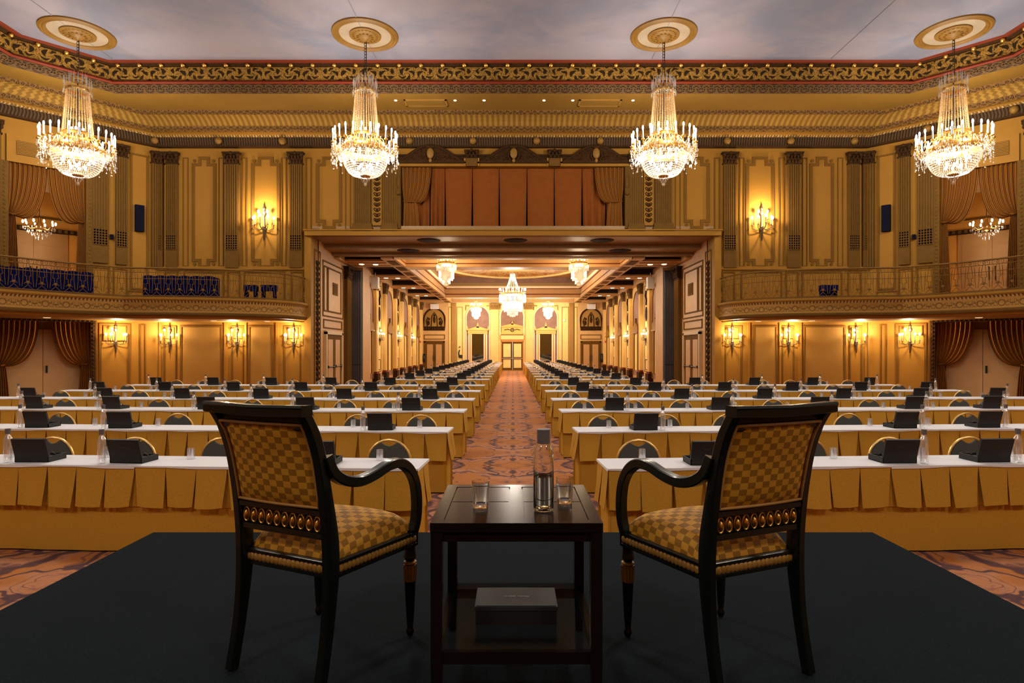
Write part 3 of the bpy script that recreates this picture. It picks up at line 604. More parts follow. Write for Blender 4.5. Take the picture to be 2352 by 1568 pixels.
for sx, side in SIDES:
    E = [(sx*x, y) for x, y in EDGE]; sg = 1*sx    # offset sign so that + is towards the hall
    def sweep(prof, m, nm=None):
        b = MB(); cum = [0]
        for i in range(1, len(E)): cum.append(cum[-1]+math.dist(E[i], E[i-1]))
        O = [offs(E, sg*o) for o, z in prof]; k = len(prof)
        for j in range(k-1):
            for i in range(len(E)-1):
                b.add([(*O[j][i], prof[j][1]), (*O[j][i+1], prof[j][1]), (*O[j+1][i+1], prof[j+1][1]), (*O[j+1][i], prof[j+1][1])], [(0, 1, 2, 3)], 0,
                      [(cum[i], prof[j][1]-2.95), (cum[i+1], prof[j][1]-2.95), (cum[i+1], prof[j+1][1]-2.95), (cum[i], prof[j+1][1]-2.95)])
        return trim(b, m, smooth=True, recalc=False, ang=.5)
    sweep([(-.25, 3.42), (.06, 3.42), (.07, 3.36), (.04, 3.32)], 'cream')
    sweep([(.04, 3.32), (.0, 3.30), (-.03, 3.25)], 'dentil')
    sweep([(-.03, 3.25), (-.05, 3.10), (-.03, 2.94)], 'fascia')
    sweep([(-.03, 2.94), (.01, 2.90), (.0, 2.85), (-.05, 2.81)], 'flute')
    sweep([(-.05, 2.81), (-.16, 2.79), (-.2, 2.75), (-.3, 2.74)], 'cream')
    b = MB(); wall = [(sx*BX, -9), (sx*BX, BY), (sx*AX, AY), (sx*7.56, 22.5)]
    i1 = offs(E, sg*-.2); poly = i1+wall; k = len(poly)
    b.add([(x, y, 3.40) for x, y in poly]+[(x, y, 2.745) for x, y in poly], [tuple(range(k)), tuple(range(k, 2*k))]); struct('floor_balcony_'+side, b, 'cream', smooth=False)
    # railing
    t = thing('balcony_railing', 'ornate gilded iron railing along the curved %s balcony' % side, 'railing')
    R = [(x, y) for x, y in offs(E, sg*-.08) if y > 11]
    for z, r, nm in ((4.36, .03, 'handrail'), (4.22, .012, 'upper_rail'), (4.02, .01, 'middle_rail'), (3.48, .014, 'lower_rail')):
        b = MB(); b.tube([(x, y, z) for x, y in R], r, 6); b.build(nm, 'iron_gold', t)
    cum = [0]
    for i in range(1, len(R)): cum.append(cum[-1]+math.dist(R[i], R[i-1]))
    unit = .345; n_ = int(cum[-1]/unit); me = None
    for k in range(n_):
        s_ = (k+.5)*unit; i = max(q for q in range(len(cum)) if cum[q] <= s_); f = (s_-cum[i])/(cum[i+1]-cum[i])
        p = Vector(R[i]).lerp(Vector(R[i+1]), f); d = Vector(R[i+1])-Vector(R[i])
        if me is None:
            b = MB(); r = .0075; h = unit/2
            for q in (-1, 1):
                b.tube([(q*.03, 0, 4.22), (q*.075, 0, 3.86)], r, 4); b.tube([(q*.075, 0, 3.86), (q*.03, 0, 3.86)], r, 4)
                b.tube([(q*.105, 0, 4.18), (q*.125, 0, 4.0), (q*.12, 0, 3.82), (q*.145, 0, 3.56)], r, 4)
                b.tube([(q*.105, 0, 4.22), (q*.15, 0, 4.27), (q*.13, 0, 4.34), (q*.08, 0, 4.31), (q*.1, 0, 4.27)], r, 4)
                b.tube([(0, 0, 3.62), (q*.06, 0, 3.55), (q*.12, 0, 3.50)], r, 4); b.tube([(q*.03, 0, 3.86), (q*.03, 0, 3.70), (q*.09, 0, 3.64)], r, 4)
                for e in range(5): b.ball((q*.115, 0, 3.9+e*.045), .013, n=4, k=3)
            b.box(-.17, .17, -.006, .006, 3.41, 3.46); b.ball((0, 0, 3.68), .045, .012, .045, 8, 5); b.tube([(0, 0, 4.36), (0, 0, 4.24)], r, 4)
            b.tube([(.04*math.cos(a*PI/4), 0, 4.29+.04*math.sin(a*PI/4)) for a in range(8)], r, 4, closed=True)
            me = b.mesh('scroll_panel', 'iron_gold')
        o = link('scroll_panel', me, t); o.location = (p.x, p.y, 0); o.rotation_euler = (0, 0, math.atan2(d.y, d.x))
for sx, side in SIDES:
    for k, (x, y) in enumerate(((14.6, 19.1), (13.2, 20.6), (15.7, 16.6), (10.4, 21.2), (8.7, 21.6))):
        b = MB(); b.lathe([(0, -.012), (.08, -.012), (.11, 0)], 14, (sx*x, y, 2.745)); tag(b.build('downlight', 'downlight_dim'), 'round recessed downlight under the %s balcony, %s from the doorway' % (side, ('second', 'third', 'first', 'fourth', 'fifth')[k]), 'downlight', 'downlights under the balconies')
        lamp('balcony_lamp', (sx*x, y, 2.70), 34 if k in (0, 2) else 14, WARMER, .08, None, 'SPOT', spot_size=2.5, spot_blend=.9)
# dark blue covered stacks behind the railings
def stack(name, p0, p1, z1, label, n, deep=.5):
    p0 = Vector(p0); p1 = Vector(p1); L = (p1-p0).length; a = math.atan2(p1.y-p0.y, p1.x-p0.x); b = MB()
    def fn(i, j):
        q = j*3; w = deep/2
        if q < 1: y, z = -w, 3.41+(z1-3.41)*q
        elif q < 2: y, z = -w+2*w*(q-1), z1
        else: y, z = w, z1-(z1-3.41)*(q-2)
        rip = .02*math.sin(i*n*2*PI)
        return (L*i, y-(rip if q < 1.2 else -rip), z+.03*abs(math.sin(i*n*PI)) if 0.8 < q < 2.2 else z)
    b.grid(n*8, 12, fn)
    for e in (0, L): b.add([(e, -deep/2, 3.41), (e, deep/2, 3.41), (e, deep/2, z1), (e, -deep/2, z1)], [(0, 1, 2, 3)])
    o = b.build(name, 'navy', recalc=False); o.location = (p0.x, p0.y, 0); o.rotation_euler = (0, 0, a); tag(o, label, 'covered stack')
stack('covered_stack', (-15.0, 17.45), (-13.35, 19.3), 4.13, 'long navy blue covered stack behind the left balcony rail below the archway', 7)
stack('covered_stack', (-12.05, 20.05), (-9.85, 20.3), 4.13, 'navy blue covered stack behind the straight part of the left balcony rail', 6)
for k, (a, c, lb) in enumerate(((562, 589, 'left balcony, nearer its middle'), (601, 633, 'left balcony, nearer the portal'), (1886, 1903, 'right balcony, nearer the portal'), (1908, 1922, 'right balcony, nearer its middle'))):
    x0, x1 = (a-1178)*21.2/1400, (c-1178)*21.2/1400; b = MB(); b.box(x0, x1, 21.1, 21.4, 3.78, 3.98); b.box(x0+.03, x0+.06, 21.1, 21.4, 3.41, 3.8); b.box(x1-.06, x1-.03, 21.1, 21.4, 3.41, 3.8)
    tag(b.build('stool', 'navy'), 'small dark blue seat behind the rail, %s' % lb, 'stool')
# ------------------------------------------------------------------ portal passage and far room
b = MB(); b.box(-7.41, 7.41, 22.49, 25.35, 5.90, 6.3); b.box(-7.41, 7.41, 24.0, 25.35, 5.72, 5.90); b.box(-7.42, 7.42, 25.0, 25.35, 5.6, 5.72); struct('ceiling_portal', b, 'portal_brown', smooth=False)
for k, (x, y) in enumerate(((-3.2, 23.2), (.1, 23.2), (3.4, 23.2), (-4.2, 24.5), (4.3, 24.5))):
    b = MB(); b.lathe([(0, -.02), (.42, -.02), (.46, 0)], 20, (x, y, 5.90 if y < 24 else 5.72))
    tag(b.build('ceiling_vent', 'dark_panel'), 'round dark air vent under the portal lintel, %s' % ['front row at the left', 'front row at the middle', 'front row at the right', 'back row at the left', 'back row at the right'][k], 'air vent', 'round vents under the portal lintel')
for sx, side in SIDES:
    W = WSL if sx < 0 else WSR
    b = MB(W); b.box(23.2, 50, -.3, 0, 0, 7.2); struct('wall_%s_far' % side, b, 'pink_trim', smooth=False); b = MB(W); b.box(29.5, 49.4, 0, .01, .45, 5.5); trim(b, 'far_cream', smooth=False)
    # arabesque strip on the reveal, door and panels
    t = frame(W, 22.75, 23.45, .15, 5.5, .05)
    b = MB(W); z = .4
    while z < 5.1:
        b.ball((23.1, .02, z), .09, .03, .07, 8, 4)
        for q in (-1, 1): b.tube([(23.1, .02, z-.1), (23.1+q*.13, .03, z-.03), (23.1+q*.14, .03, z+.05), (23.1+q*.07, .02, z+.08)], .022, 4)
        z += .21
    b.build('ornament', 'bronze', t)
    frame(W, 23.9, 24.35, 3.25, 5.05, .05); frame(W, 24.42, 26.3, 3.25, 5.05, .06); frame(W, 23.75, 26.6, 3.05, 5.25, .05)
    b = MB(W); b.box(25.1, 25.75, 0, .03, 4.0, 4.5); b.box(25.2, 25.65, .03, .04, 4.08, 4.42, 1); tag(b.build('wall_vent', ['tan_line', 'flute'], smooth=False), 'square wall vent in the panel above the %s passage door' % side, 'air vent')
    frame(W, 23.85, 26.4, 2.58, 2.95, .05)
    t = sempty('door_%d' % (5 if sx < 0 else 6)); b = MB(W); b.box(23.95, 24.1, 0, .1, 0, 2.45); b.box(26.15, 26.3, 0, .1, 0, 2.45); b.box(23.95, 26.3, 0, .1, 2.35, 2.5); b.build('door_frame', 'door_tan', t, smooth=False)
    for q in (0, 1):
        b = MB(W); a = 24.12+q*1.01; b.box(a, a+1.0, 0, .05, 0, 2.33); b.box(a+.18, a+.82, .05, .06, .3, 2.15, 1); o = b.build('door_leaf', ['tan_line', 'pink_trim'], t, smooth=False)
        b = MB(W); b.tube([(a+.08, .12, 1.05), (a+.92, .12, 1.05)], .022, 6); b.box(a+.06, a+.14, .05, .13, 1.0, 1.1); b.box(a+.86, a+.94, .05, .13, 1.0, 1.1); b.build('push_bar', 'dark_iron', o)
    pilaster(W, 26.75, 27.5, .35, 4.85, 5.4, .14, base=(0, .35))
    # folded partition and its pocket
    b = MB()
    x0, x1 = sx*7.42, sx*6.92
    for i in range(6):
        a = x0+(x1-x0)*i/6; c = x0+(x1-x0)*(i+1)/6; b.box(*sorted((a+sx*-.008, c+sx*.008)), 27.82, 28.05, .02, 5.35)
        b.box(*sorted((a, c)), 27.86, 28.05, .02, 5.35, 1)
    for z in (1.05, 5.3): b.box(*sorted((x0, x1)), 27.8, 27.83, z, z+.03, 1)
    tag(b.build('folding_partition', ['partition', 'shadow_void'], smooth=False), 'dark grey folding partition stacked against the %s wall past the portal' % side, 'partition')
    b = MB(); b.box(*sorted((sx*7.42, sx*6.9)), 28.06, 29.5, 0, 5.52); struct('wall_pocket_'+side, b, 'pink_trim', smooth=False)
    b = MB(); c = (sx*6.75, 29.9, 4.98); b.tube([(sx*6.75, 29.6, 5.35), (sx*6.95, 29.45, 5.3)], .02, 6); b.box(c[0]-.17, c[0]+.17, c[1]-.2, c[1]+.2, c[2]-.25, c[2]+.3); b.box(c[0]-.15, c[0]+.15, c[1]-.22, c[1]-.2, c[2]-.22, c[2]+.27); b.tube([(sx*6.75, 29.9, 5.2), (sx*6.75, 29.9, 5.5)], .02, 6)
    o = b.build('loudspeaker', 'white_plastic'); tag(o, 'white loudspeaker hung high beside the %s partition pocket' % side, 'loudspeaker')
    # pilasters, arches with mirrors
    for y in (30.0, 32.6, 34.9, 38.0, 40.3, 43.3, 45.5, 48.7):
        pilaster(W, y-.24, y+.24, .45, 4.9, 5.48, .16, nm='pink_trim' if y == 30.0 else 'far_cream', cap='capital_brown'); b = MB(W); b.box(y-.33, y+.33, 0, .27, 0, .45); b.box(y-.3, y+.3, 0, .22, .45, .56, 1); trim(b, ['bronze', 'red_band'], smooth=False)
    for k, y in enumerate((31.3, 36.45, 41.8, 47.1)):
        hw = .95; b = MB(W); N = 16
        arc = [(y+hw*math.cos(PI-PI*i/N), 4.25+hw*math.sin(PI-PI*i/N)) for i in range(N+1)]
        b.prism([(y-hw, .2)]+arc+[(y+hw, .2)], 0, .012); t = trim(b, 'mauve', smooth=False)
        b = MB(W); b.tube([(y-hw, .02, .2)]+[(a, .02, z) for a, z in arc]+[(y+hw, .02, .2)], .05, 6); b.build('arch_moulding', 'cream', t)
        b = MB(W); b.prism([(y-.75, 2.75), (y+.75, 2.75), (y+.75, 3.05), (y, 3.4), (y-.75, 3.05)], 0, .12); b.prism([(y-.08, 3.3), (y+.08, 3.3), (y, 3.6)], 0, .12); b.box(y-.8, y+.8, 0, .16, 2.7, 2.78); b.box(y-.68, y-.45, 0, .1, .5, 2.7); b.box(y+.45, y+.68, 0, .1, .5, 2.7); b.build('pediment', 'cream', t)
        b = MB(W); b.box(y-.45, y+.45, .01, .03, .5, 2.7); b.build('panel', 'yellow', t)
    for y in (33.75, 39.15, 44.4):
        b = MB(W); b.ball((y, .04, 3.7), .22, .04, .42, 12, 8); b.tube([(y, .04, 5.0), (y+.08, .05, 4.7), (y-.08, .05, 4.5), (y, .04, 4.2)], .05, 5); trim(b, 'bronze')
        frame(W, y-.55, y+.55, .5, 5.3, .04); frame(W, y-.3, y+.3, .6, 1.2, .04)
    # side aisle ceiling: beams and dark recesses
    ys = [25.35, 26.1, 27.9, 31.4, 33.1, 36.4, 38.2, 41.8, 43.6, 47.1, 49.5]
    b = MB(); b.box(*sorted((sx*5.35, sx*7.42)), 25.35, 49.5, 5.86, 5.95); struct('ceiling_aisle_'+side, b, 'dark_panel', smooth=False)
    b = MB(); b.box(*sorted((sx*5.01, sx*5.5)), 25.35, 49.5, 5.52, 5.9); b.box(*sorted((sx*7.2, sx*7.42)), 25.35, 49.5, 5.5, 5.9)
    for i in range(1, len(ys)-1, 2): b.box(*sorted((sx*5.5, sx*7.2)), ys[i], ys[i+1], 5.52, 5.9)
    for i in range(1, len(ys)-1, 2): m_ = (ys[i]+ys[i+1])/2; b.box(*sorted((sx*5.5, sx*7.2)), m_-.5, m_-.4, 5.48, 5.52); b.box(*sorted((sx*5.5, sx*7.2)), m_+.4, m_+.5, 5.48, 5.52)
    for i in range(12): b.box(*sorted((sx*5.02, sx*5.38)), 26+i*1.95, 27.2+i*1.95, 5.5, 5.52, 1)
    trim(b, ['pink_trim', 'tan_line'], smooth=False); b = MB()
    for i in range(1, len(ys)-1, 2): b.box(*sorted((sx*5.52, sx*7.18)), ys[i]-.03, ys[i]-.002, 5.60, 5.86)
    trim(b, 'dark_panel', smooth=False)
    for k, y in enumerate((27.0, 32.2, 37.3, 42.7)):
        for q, x in enumerate((6.7, 6.1)):
            b = MB(); b.lathe([(0, -.015), (.09, -.015), (.12, 0)], 14, (sx*x, y+.1*q, 5.515)); tag(b.build('downlight', 'downlight'), 'round downlight in the %s beam of the %s aisle ceiling, %s' % (w6[k], side, ('nearer the wall', 'nearer the middle')[q]), 'downlight', 'downlights in the aisle ceilings')
        lamp('aisle_lamp', (sx*6.5, y, 5.45), 60, WARMER, .1, None, 'SPOT', spot_size=2.4, spot_blend=.8)
# central coffers
def coffer(y0, y1, zt, zs=5.52, x=4.9, top='yellow'):
    b = MB(); b.box(-x, x, y0, y1, zt, zt+.05); struct('ceiling_coffer', b, top, smooth=False)
    H = zt-zs
    for m, za, zb, d in (('pink_trim', 0, .14, 0.), ('red_band', .14, .19, .02), ('pink_trim', .19, .42, .0), ('red_band', .42, .45, -.04), ('white_trim', .45, .56, -.12), ('dentil', .56, .72, -.06), ('mauve', .72, 1.0, 0)):
        b = MB(); z0, z1 = zs+H*za, zs+H*zb; e = -d
        for a0, a1, c0, c1 in ((-x-.1, x+.1, y1-e, y1+.1), (-x-.1, x+.1, y0-.1, y0+e), (-x-.1, -x+e, y0, y1), (x-e, x+.1, y0, y1)): b.box(a0, a1, c0, c1, z0, z1)
        trim(b, m, smooth=False)
coffer(25.6, 27.9, 6.45, top='pink_trim'); coffer(28.9, 44.4, 7.0, top='pink_trim'); coffer(45.2, 48.9, 6.15, top='white_trim')
b = MB()
for y0, y1 in ((25.35, 25.5), (28.0, 28.8), (44.5, 45.1), (49.0, 49.5)): b.box(-4.95, 4.95, y0, y1, 5.52, 5.9)
trim(b, 'white_trim', smooth=False)
b = MB(); b.box(-5, 5, 25.35, 49.5, 7.1, 7.2); b.box(-7.5, 7.5, 25.3, 25.45, 5.9, 7.2); struct('ceiling_far', b, 'pink_trim', smooth=False)
b = MB(); N = 64
def ov(i, j):
    a = 2*PI*i; r = .05+.95*j; return (4.55*r*math.cos(a), 36.6+7.4*r*math.sin(a), 6.96-.0*j)
b.grid(N, 6, ov, 0, lambda i, j: (i*24, j)); t = trim(b, 'oval_paint', smooth=False, recalc=False)
b = MB(); b.tube([(4.6*math.cos(2*PI*i/N), 36.6+7.45*math.sin(2*PI*i/N), 6.95) for i in range(N)], .12, 6, closed=True); b.build('oval_rim', 'yellow', t)
b = MB(); b.grid(48, 2, lambda i, j: (4.0*(.62+.0*j)*math.cos(2*PI*i)*(.3+.7*j), 36.6+6.4*math.sin(2*PI*i)*(.2+.45*j), 6.945)); b.build('oval_field', 'yellow', t, recalc=False)
b = MB(); b.lathe([(.9, 6.94), (.8, 6.9), (.3, 6.86), (0, 6.84)], 24, (0, 36.6, 0)); b.build('oval_centre', 'white_trim', t)
# far wall
holed('wall_far', WF, -7.5, 7.5, 0, 7.2, [], .3, 'yellow')
fF = lambda x: (x-1178)/28.28
zF = lambda y: (851.5-y)/28.28
def arch_niche(u, hw, zt, m='mauve', z0=0.):
    b = MB(WF); N = 20; zc = zt-hw; arc = [(u+hw*math.cos(PI-PI*i/N), zc+hw*math.sin(PI-PI*i/N)) for i in range(N+1)]
    b.prism([(u-hw, z0)]+arc+[(u+hw, z0)], 0, .012); t = trim(b, m, smooth=False)
    b = MB(WF); b.tube([(u-hw, .03, z0)]+[(a, .03, z) for a, z in arc]+[(u+hw, .03, z0)], .06, 6); b.build('arch_moulding', 'white_trim', t)
    b = MB(WF)
    for q in (-1, 1): b.tube([(u+q*hw*.72, .03, zt-.02), (u+q*hw*1.0, .03, zt+.02), (u+q*hw*1.02, .03, zt-.35)], .045, 5)
    b.build('corner_scrolls', 'gilt_paint', t); return t
arch_niche(fF(1176), .95, zF(700), z0=2.9)
for x, lb in ((1097.5, 'left'), (1253.5, 'right')):
    u = fF(x); arch_niche(u, .96, zF(702))
    t = thing('wall_mirror', 'tall gilt-framed mirror under a pediment, %s of the far double door' % lb, 'mirror', WF(u, 0, 0), 0, 'pedimented mirrors on the far wall')
    b = MB()
    for q in (-1, 1): b.box(q*.62-.14, q*.62+.14, -.1, -.02, 0, 3.0); b.box(q*.62-.05, q*.62+.05, -.12, -.1, .1, 2.95, 1)
    b.build('frame', ['white_trim', 'orange_frame'], t, smooth=False)
    b = MB(); b.box(-.5, .5, -.06, -.03, .5, 2.95); b.build('glass', 'mirror', t, smooth=False)
    b = MB(); b.box(-.8, .8, -.16, -.02, 3.0, 3.28); b.box(-.88, .88, -.2, -.02, 3.28, 3.36); b.prism([(-.85, 3.36), (.85, 3.36), (0, 3.62)], -.16, -.02); b.prism([(-.12, 3.5), (.12, 3.5), (0, 3.95)], -.16, -.02)
    for q in (-1, 1): b.prism([(q*.85-.08, 3.36), (q*.85+.08, 3.36), (q*.85, 3.68)], -.16, -.02)
    b.box(-.88, .88, -.205, -.2, 3.27, 3.3, 1); b.box(-.7, .7, -.165, -.16, 3.1, 3.14, 1); b.build('pediment', ['gilt_far', 'orange_frame'], t)
t = sempty('door_7'); b = MB(WF); b.box(-.98, -.9, 0, .1, 0, 2.42); b.box(.8, .88, 0, .1, 0, 2.42); b.box(-.98, .88, 0, .1, 2.36, 2.46); b.build('door_frame', 'orange_frame', t, smooth=False)
for q in (0, 1):
    b = MB(WF); a = -.9+q*.86; b.box(a, a+.84, 0, .05, .06, 2.36); b.box(a+.12, a+.72, .05, .065, .25, .95, 1); b.box(a+.12, a+.72, .05, .065, 1.12, 2.2, 1); o = b.build('door_leaf', ['tan_line', 'yellow'], t, smooth=False)
    b = MB(WF); b.tube([(a+.04, .14, 1.02), (a+.8, .14, 1.02)], .022, 6); b.build('push_bar', 'steel', o)
b = MB(WF); b.box(-.05, -.01, .05, .1, .1, 2.36); b.build('centre_post', 'steel', t)
b = MB(WF); b.box(-1.05, .95, 0, .05, 2.5, 2.92); b.box(-.98, .88, .05, .06, 2.56, 2.88, 1); b.box(-1.0, .9, 0, .14, 2.96, 3.08, 2); b.box(-.92, .82, 0, .1, 3.08, 3.55, 2); b.box(-1.0, .9, 0, .16, 3.55, 3.62, 2); b.prism([(-.95, 3.62), (.85, 3.62), (-.05, 3.85)], 0, .14, 2); b.prism([(-.15, 3.75), (.05, 3.75), (-.05, 4.1)], 0, .14, 2)
b.tube([(-.05+.13*math.cos(i*PI/6), .12, 3.32+.13*math.sin(i*PI/6)) for i in range(12)], .03, 5, 3, True); b.ball((-.05, .12, 3.32), .05, .03, .05, 8, 4, 3)
for q in (-1, 1): b.tube([(-.05+q*.2, .11, 3.32), (-.05+q*.4, .11, 3.38), (-.05+q*.65, .11, 3.3)], .03, 5, 3)
trim(b, ['orange_frame', 'yellow', 'gilt_far', 'bronze'], smooth=False)
for a, c in ((1127, 1145), (1207, 1224)): pilaster(WF, fF(a), fF(c), 0, zF(711), zF(697), .1, nm='yellow', cap='gilt_paint')
for a, c in ((1030, 1038), (1049, 1063), (1290, 1306), (1318, 1326)): frame(WF, fF(a), fF(c), .3, 5.2, .05, m='gilt_paint')
for a in (1043, 1312): b = MB(WF); b.box(fF(a-5), fF(a+5), 0, .12, 0, 5.5); trim(b, 'gilt_paint', smooth=False)
for x, lb, dn in ((998, 'left', 8), (1357, 'right', 9)):
    u = fF(x)
    b = MB(WF); b.box(u-1.05, u+1.12, 0, .03, 0, 5.5); trim(b, 'peach', smooth=False)
    b = MB(WF); N = 20; hw = .85; zc = 4.2
    arc = [(u+hw*math.cos(PI-PI*i/N), zc+hw*math.sin(PI-PI*i/N)) for i in range(N+1)]
    b.prism([(u-hw, 3.55)]+arc+[(u+hw, 3.55)], 0, .05)
    t = trim(b, 'gilt_paint', smooth=False)
    b = MB(WF); b.tube([(a, .06, z) for a, z in [(u-hw, 3.55)]+arc+[(u+hw, 3.55)]], .07, 6, closed=True); b.box(u-hw, u+hw, .05, .1, 3.28, 3.5)
    for q in range(7): b.ball((u-.72+q*.24, .11, 3.4), .07, .03, .07, 8, 4)
    b.ball((u, .08, 4.15), .1, .04, .28, 8, 6); b.ball((u, .08, 4.5), .07, .04, .1, 8, 5); b.tube([(u-.25, .08, 3.62), (u-.2, .08, 4.4), (u, .08, 4.75), (u+.2, .08, 4.4), (u+.25, .08, 3.62)], .035, 5)
    for q in (-1, 1): b.ball((u+q*.48, .08, 3.9), .12, .04, .2, 8, 6); b.ball((u+q*.42, .08, 4.2), .08, .04, .1, 8, 5); b.tube([(u+q*.55, .08, 3.62), (u+q*.66, .08, 4.0), (u+q*.5, .08, 4.35)], .04, 5)
    b.build('grille_figures', 'bronze', t)
    b = MB(WF); b.box(u-.3, u+.35, .04, .3, 5.0, 5.4); tag(b.build('light_box', 'white_plastic'), 'white rectangular fixture above the arched grille on the far %s' % lb, 'wall fixture')
    frame(WF, u-.85, u+.85, 2.55, 2.95, .06, d=.06)
    t = sempty('door_%d' % dn); b = MB(WF); b.box(u-.85, u-.72, 0, .1, 0, 2.4); b.box(u+.72, u+.85, 0, .1, 0, 2.4); b.box(u-.85, u+.85, 0, .1, 2.3, 2.44); b.build('door_frame', 'tan_line', t, smooth=False)
    for q in (0, 1):
        b = MB(WF); a = u-.72+q*.72; b.box(a, a+.71, 0, .06, 0, 2.3); b.box(a+.12, a+.6, .06, .07, .2, 2.15, 1); o = b.build('door_leaf', ['tan_line', 'pink_trim'], t, smooth=False)
        b = MB(WF); uu = a+(.63 if q == 0 else .08); b.box(uu-.03, uu+.03, .06, .1, .8, 1.3); b.build('handle', 'dark_iron', o)
    s_ = -1 if x < 1178 else 1
    b = MB(); X = s_*7.15; b.lathe([(0, .75), (.09, .75), (.1, .8), (.1, 1.2), (.06, 1.28), (.03, 1.32), (.03, 1.38), (0, 1.38)], 12, (X, 48.9, 0)); b.box(X-.13, X+.13, 49.0, 49.05, .7, 1.4); b.tube([(X+.03, 48.9, 1.36), (X+.14, 48.85, 1.3), (X+.13, 48.85, .95)], .02, 5)
    o = b.build('fire_extinguisher', 'black'); tag(o, 'dark fire extinguisher on the wall beside the far %s door' % lb, 'fire extinguisher')
    b = MB(); b.ball((s_*7.3, 47.9, 1.75+.6), .09, .05, .09, 8, 5); b.box(*sorted((s_*7.42, s_*7.3)), 47.8, 48.0, 2.25, 2.45); tag(b.build('fire_alarm', 'red_plastic'), 'small red fire alarm on the %s wall near the far corner' % lb, 'fire alarm')
b = MB(WF); b.box(fF(1059)-.12, fF(1059)+.12, 0, .06, 1.05, 1.3); tag(b.build('wall_plate', 'matte_black'), 'small dark square plate low on the far wall beside the left mirror', 'wall plate')
b = MB(WF); b.tube([(fF(1055), .05, 1.1), (fF(1054), .07, 1.5), (fF(1056), .06, 1.7)], .05, 6); b.ball((fF(1056), .08, 1.95), .08, .06, .04, 8, 5); tag(b.build('wall_phone', 'matte_black'), 'black wall telephone with hanging handset on the far wall', 'telephone')
b = MB(WF); b.lathe([(0, 0), (.13, 0), (.13, .04), (0, .04)], 16); b.v = [WF(fF(1295)+v[0]*-1-0, .05, 0) for v in b.v]; b = MB(WF); b.tube([(fF(1295)+.1*math.cos(i*PI/8), .04, 4.1+.1*math.sin(i*PI/8)) for i in range(16)], .025, 5, closed=True); b.ball((fF(1295), .02, 4.1), .1, .02, .1, 12, 5)
tag(b.build('wall_clock', 'white_trim'), 'small round pale disc high on the far wall beside the right mirror', 'wall disc')
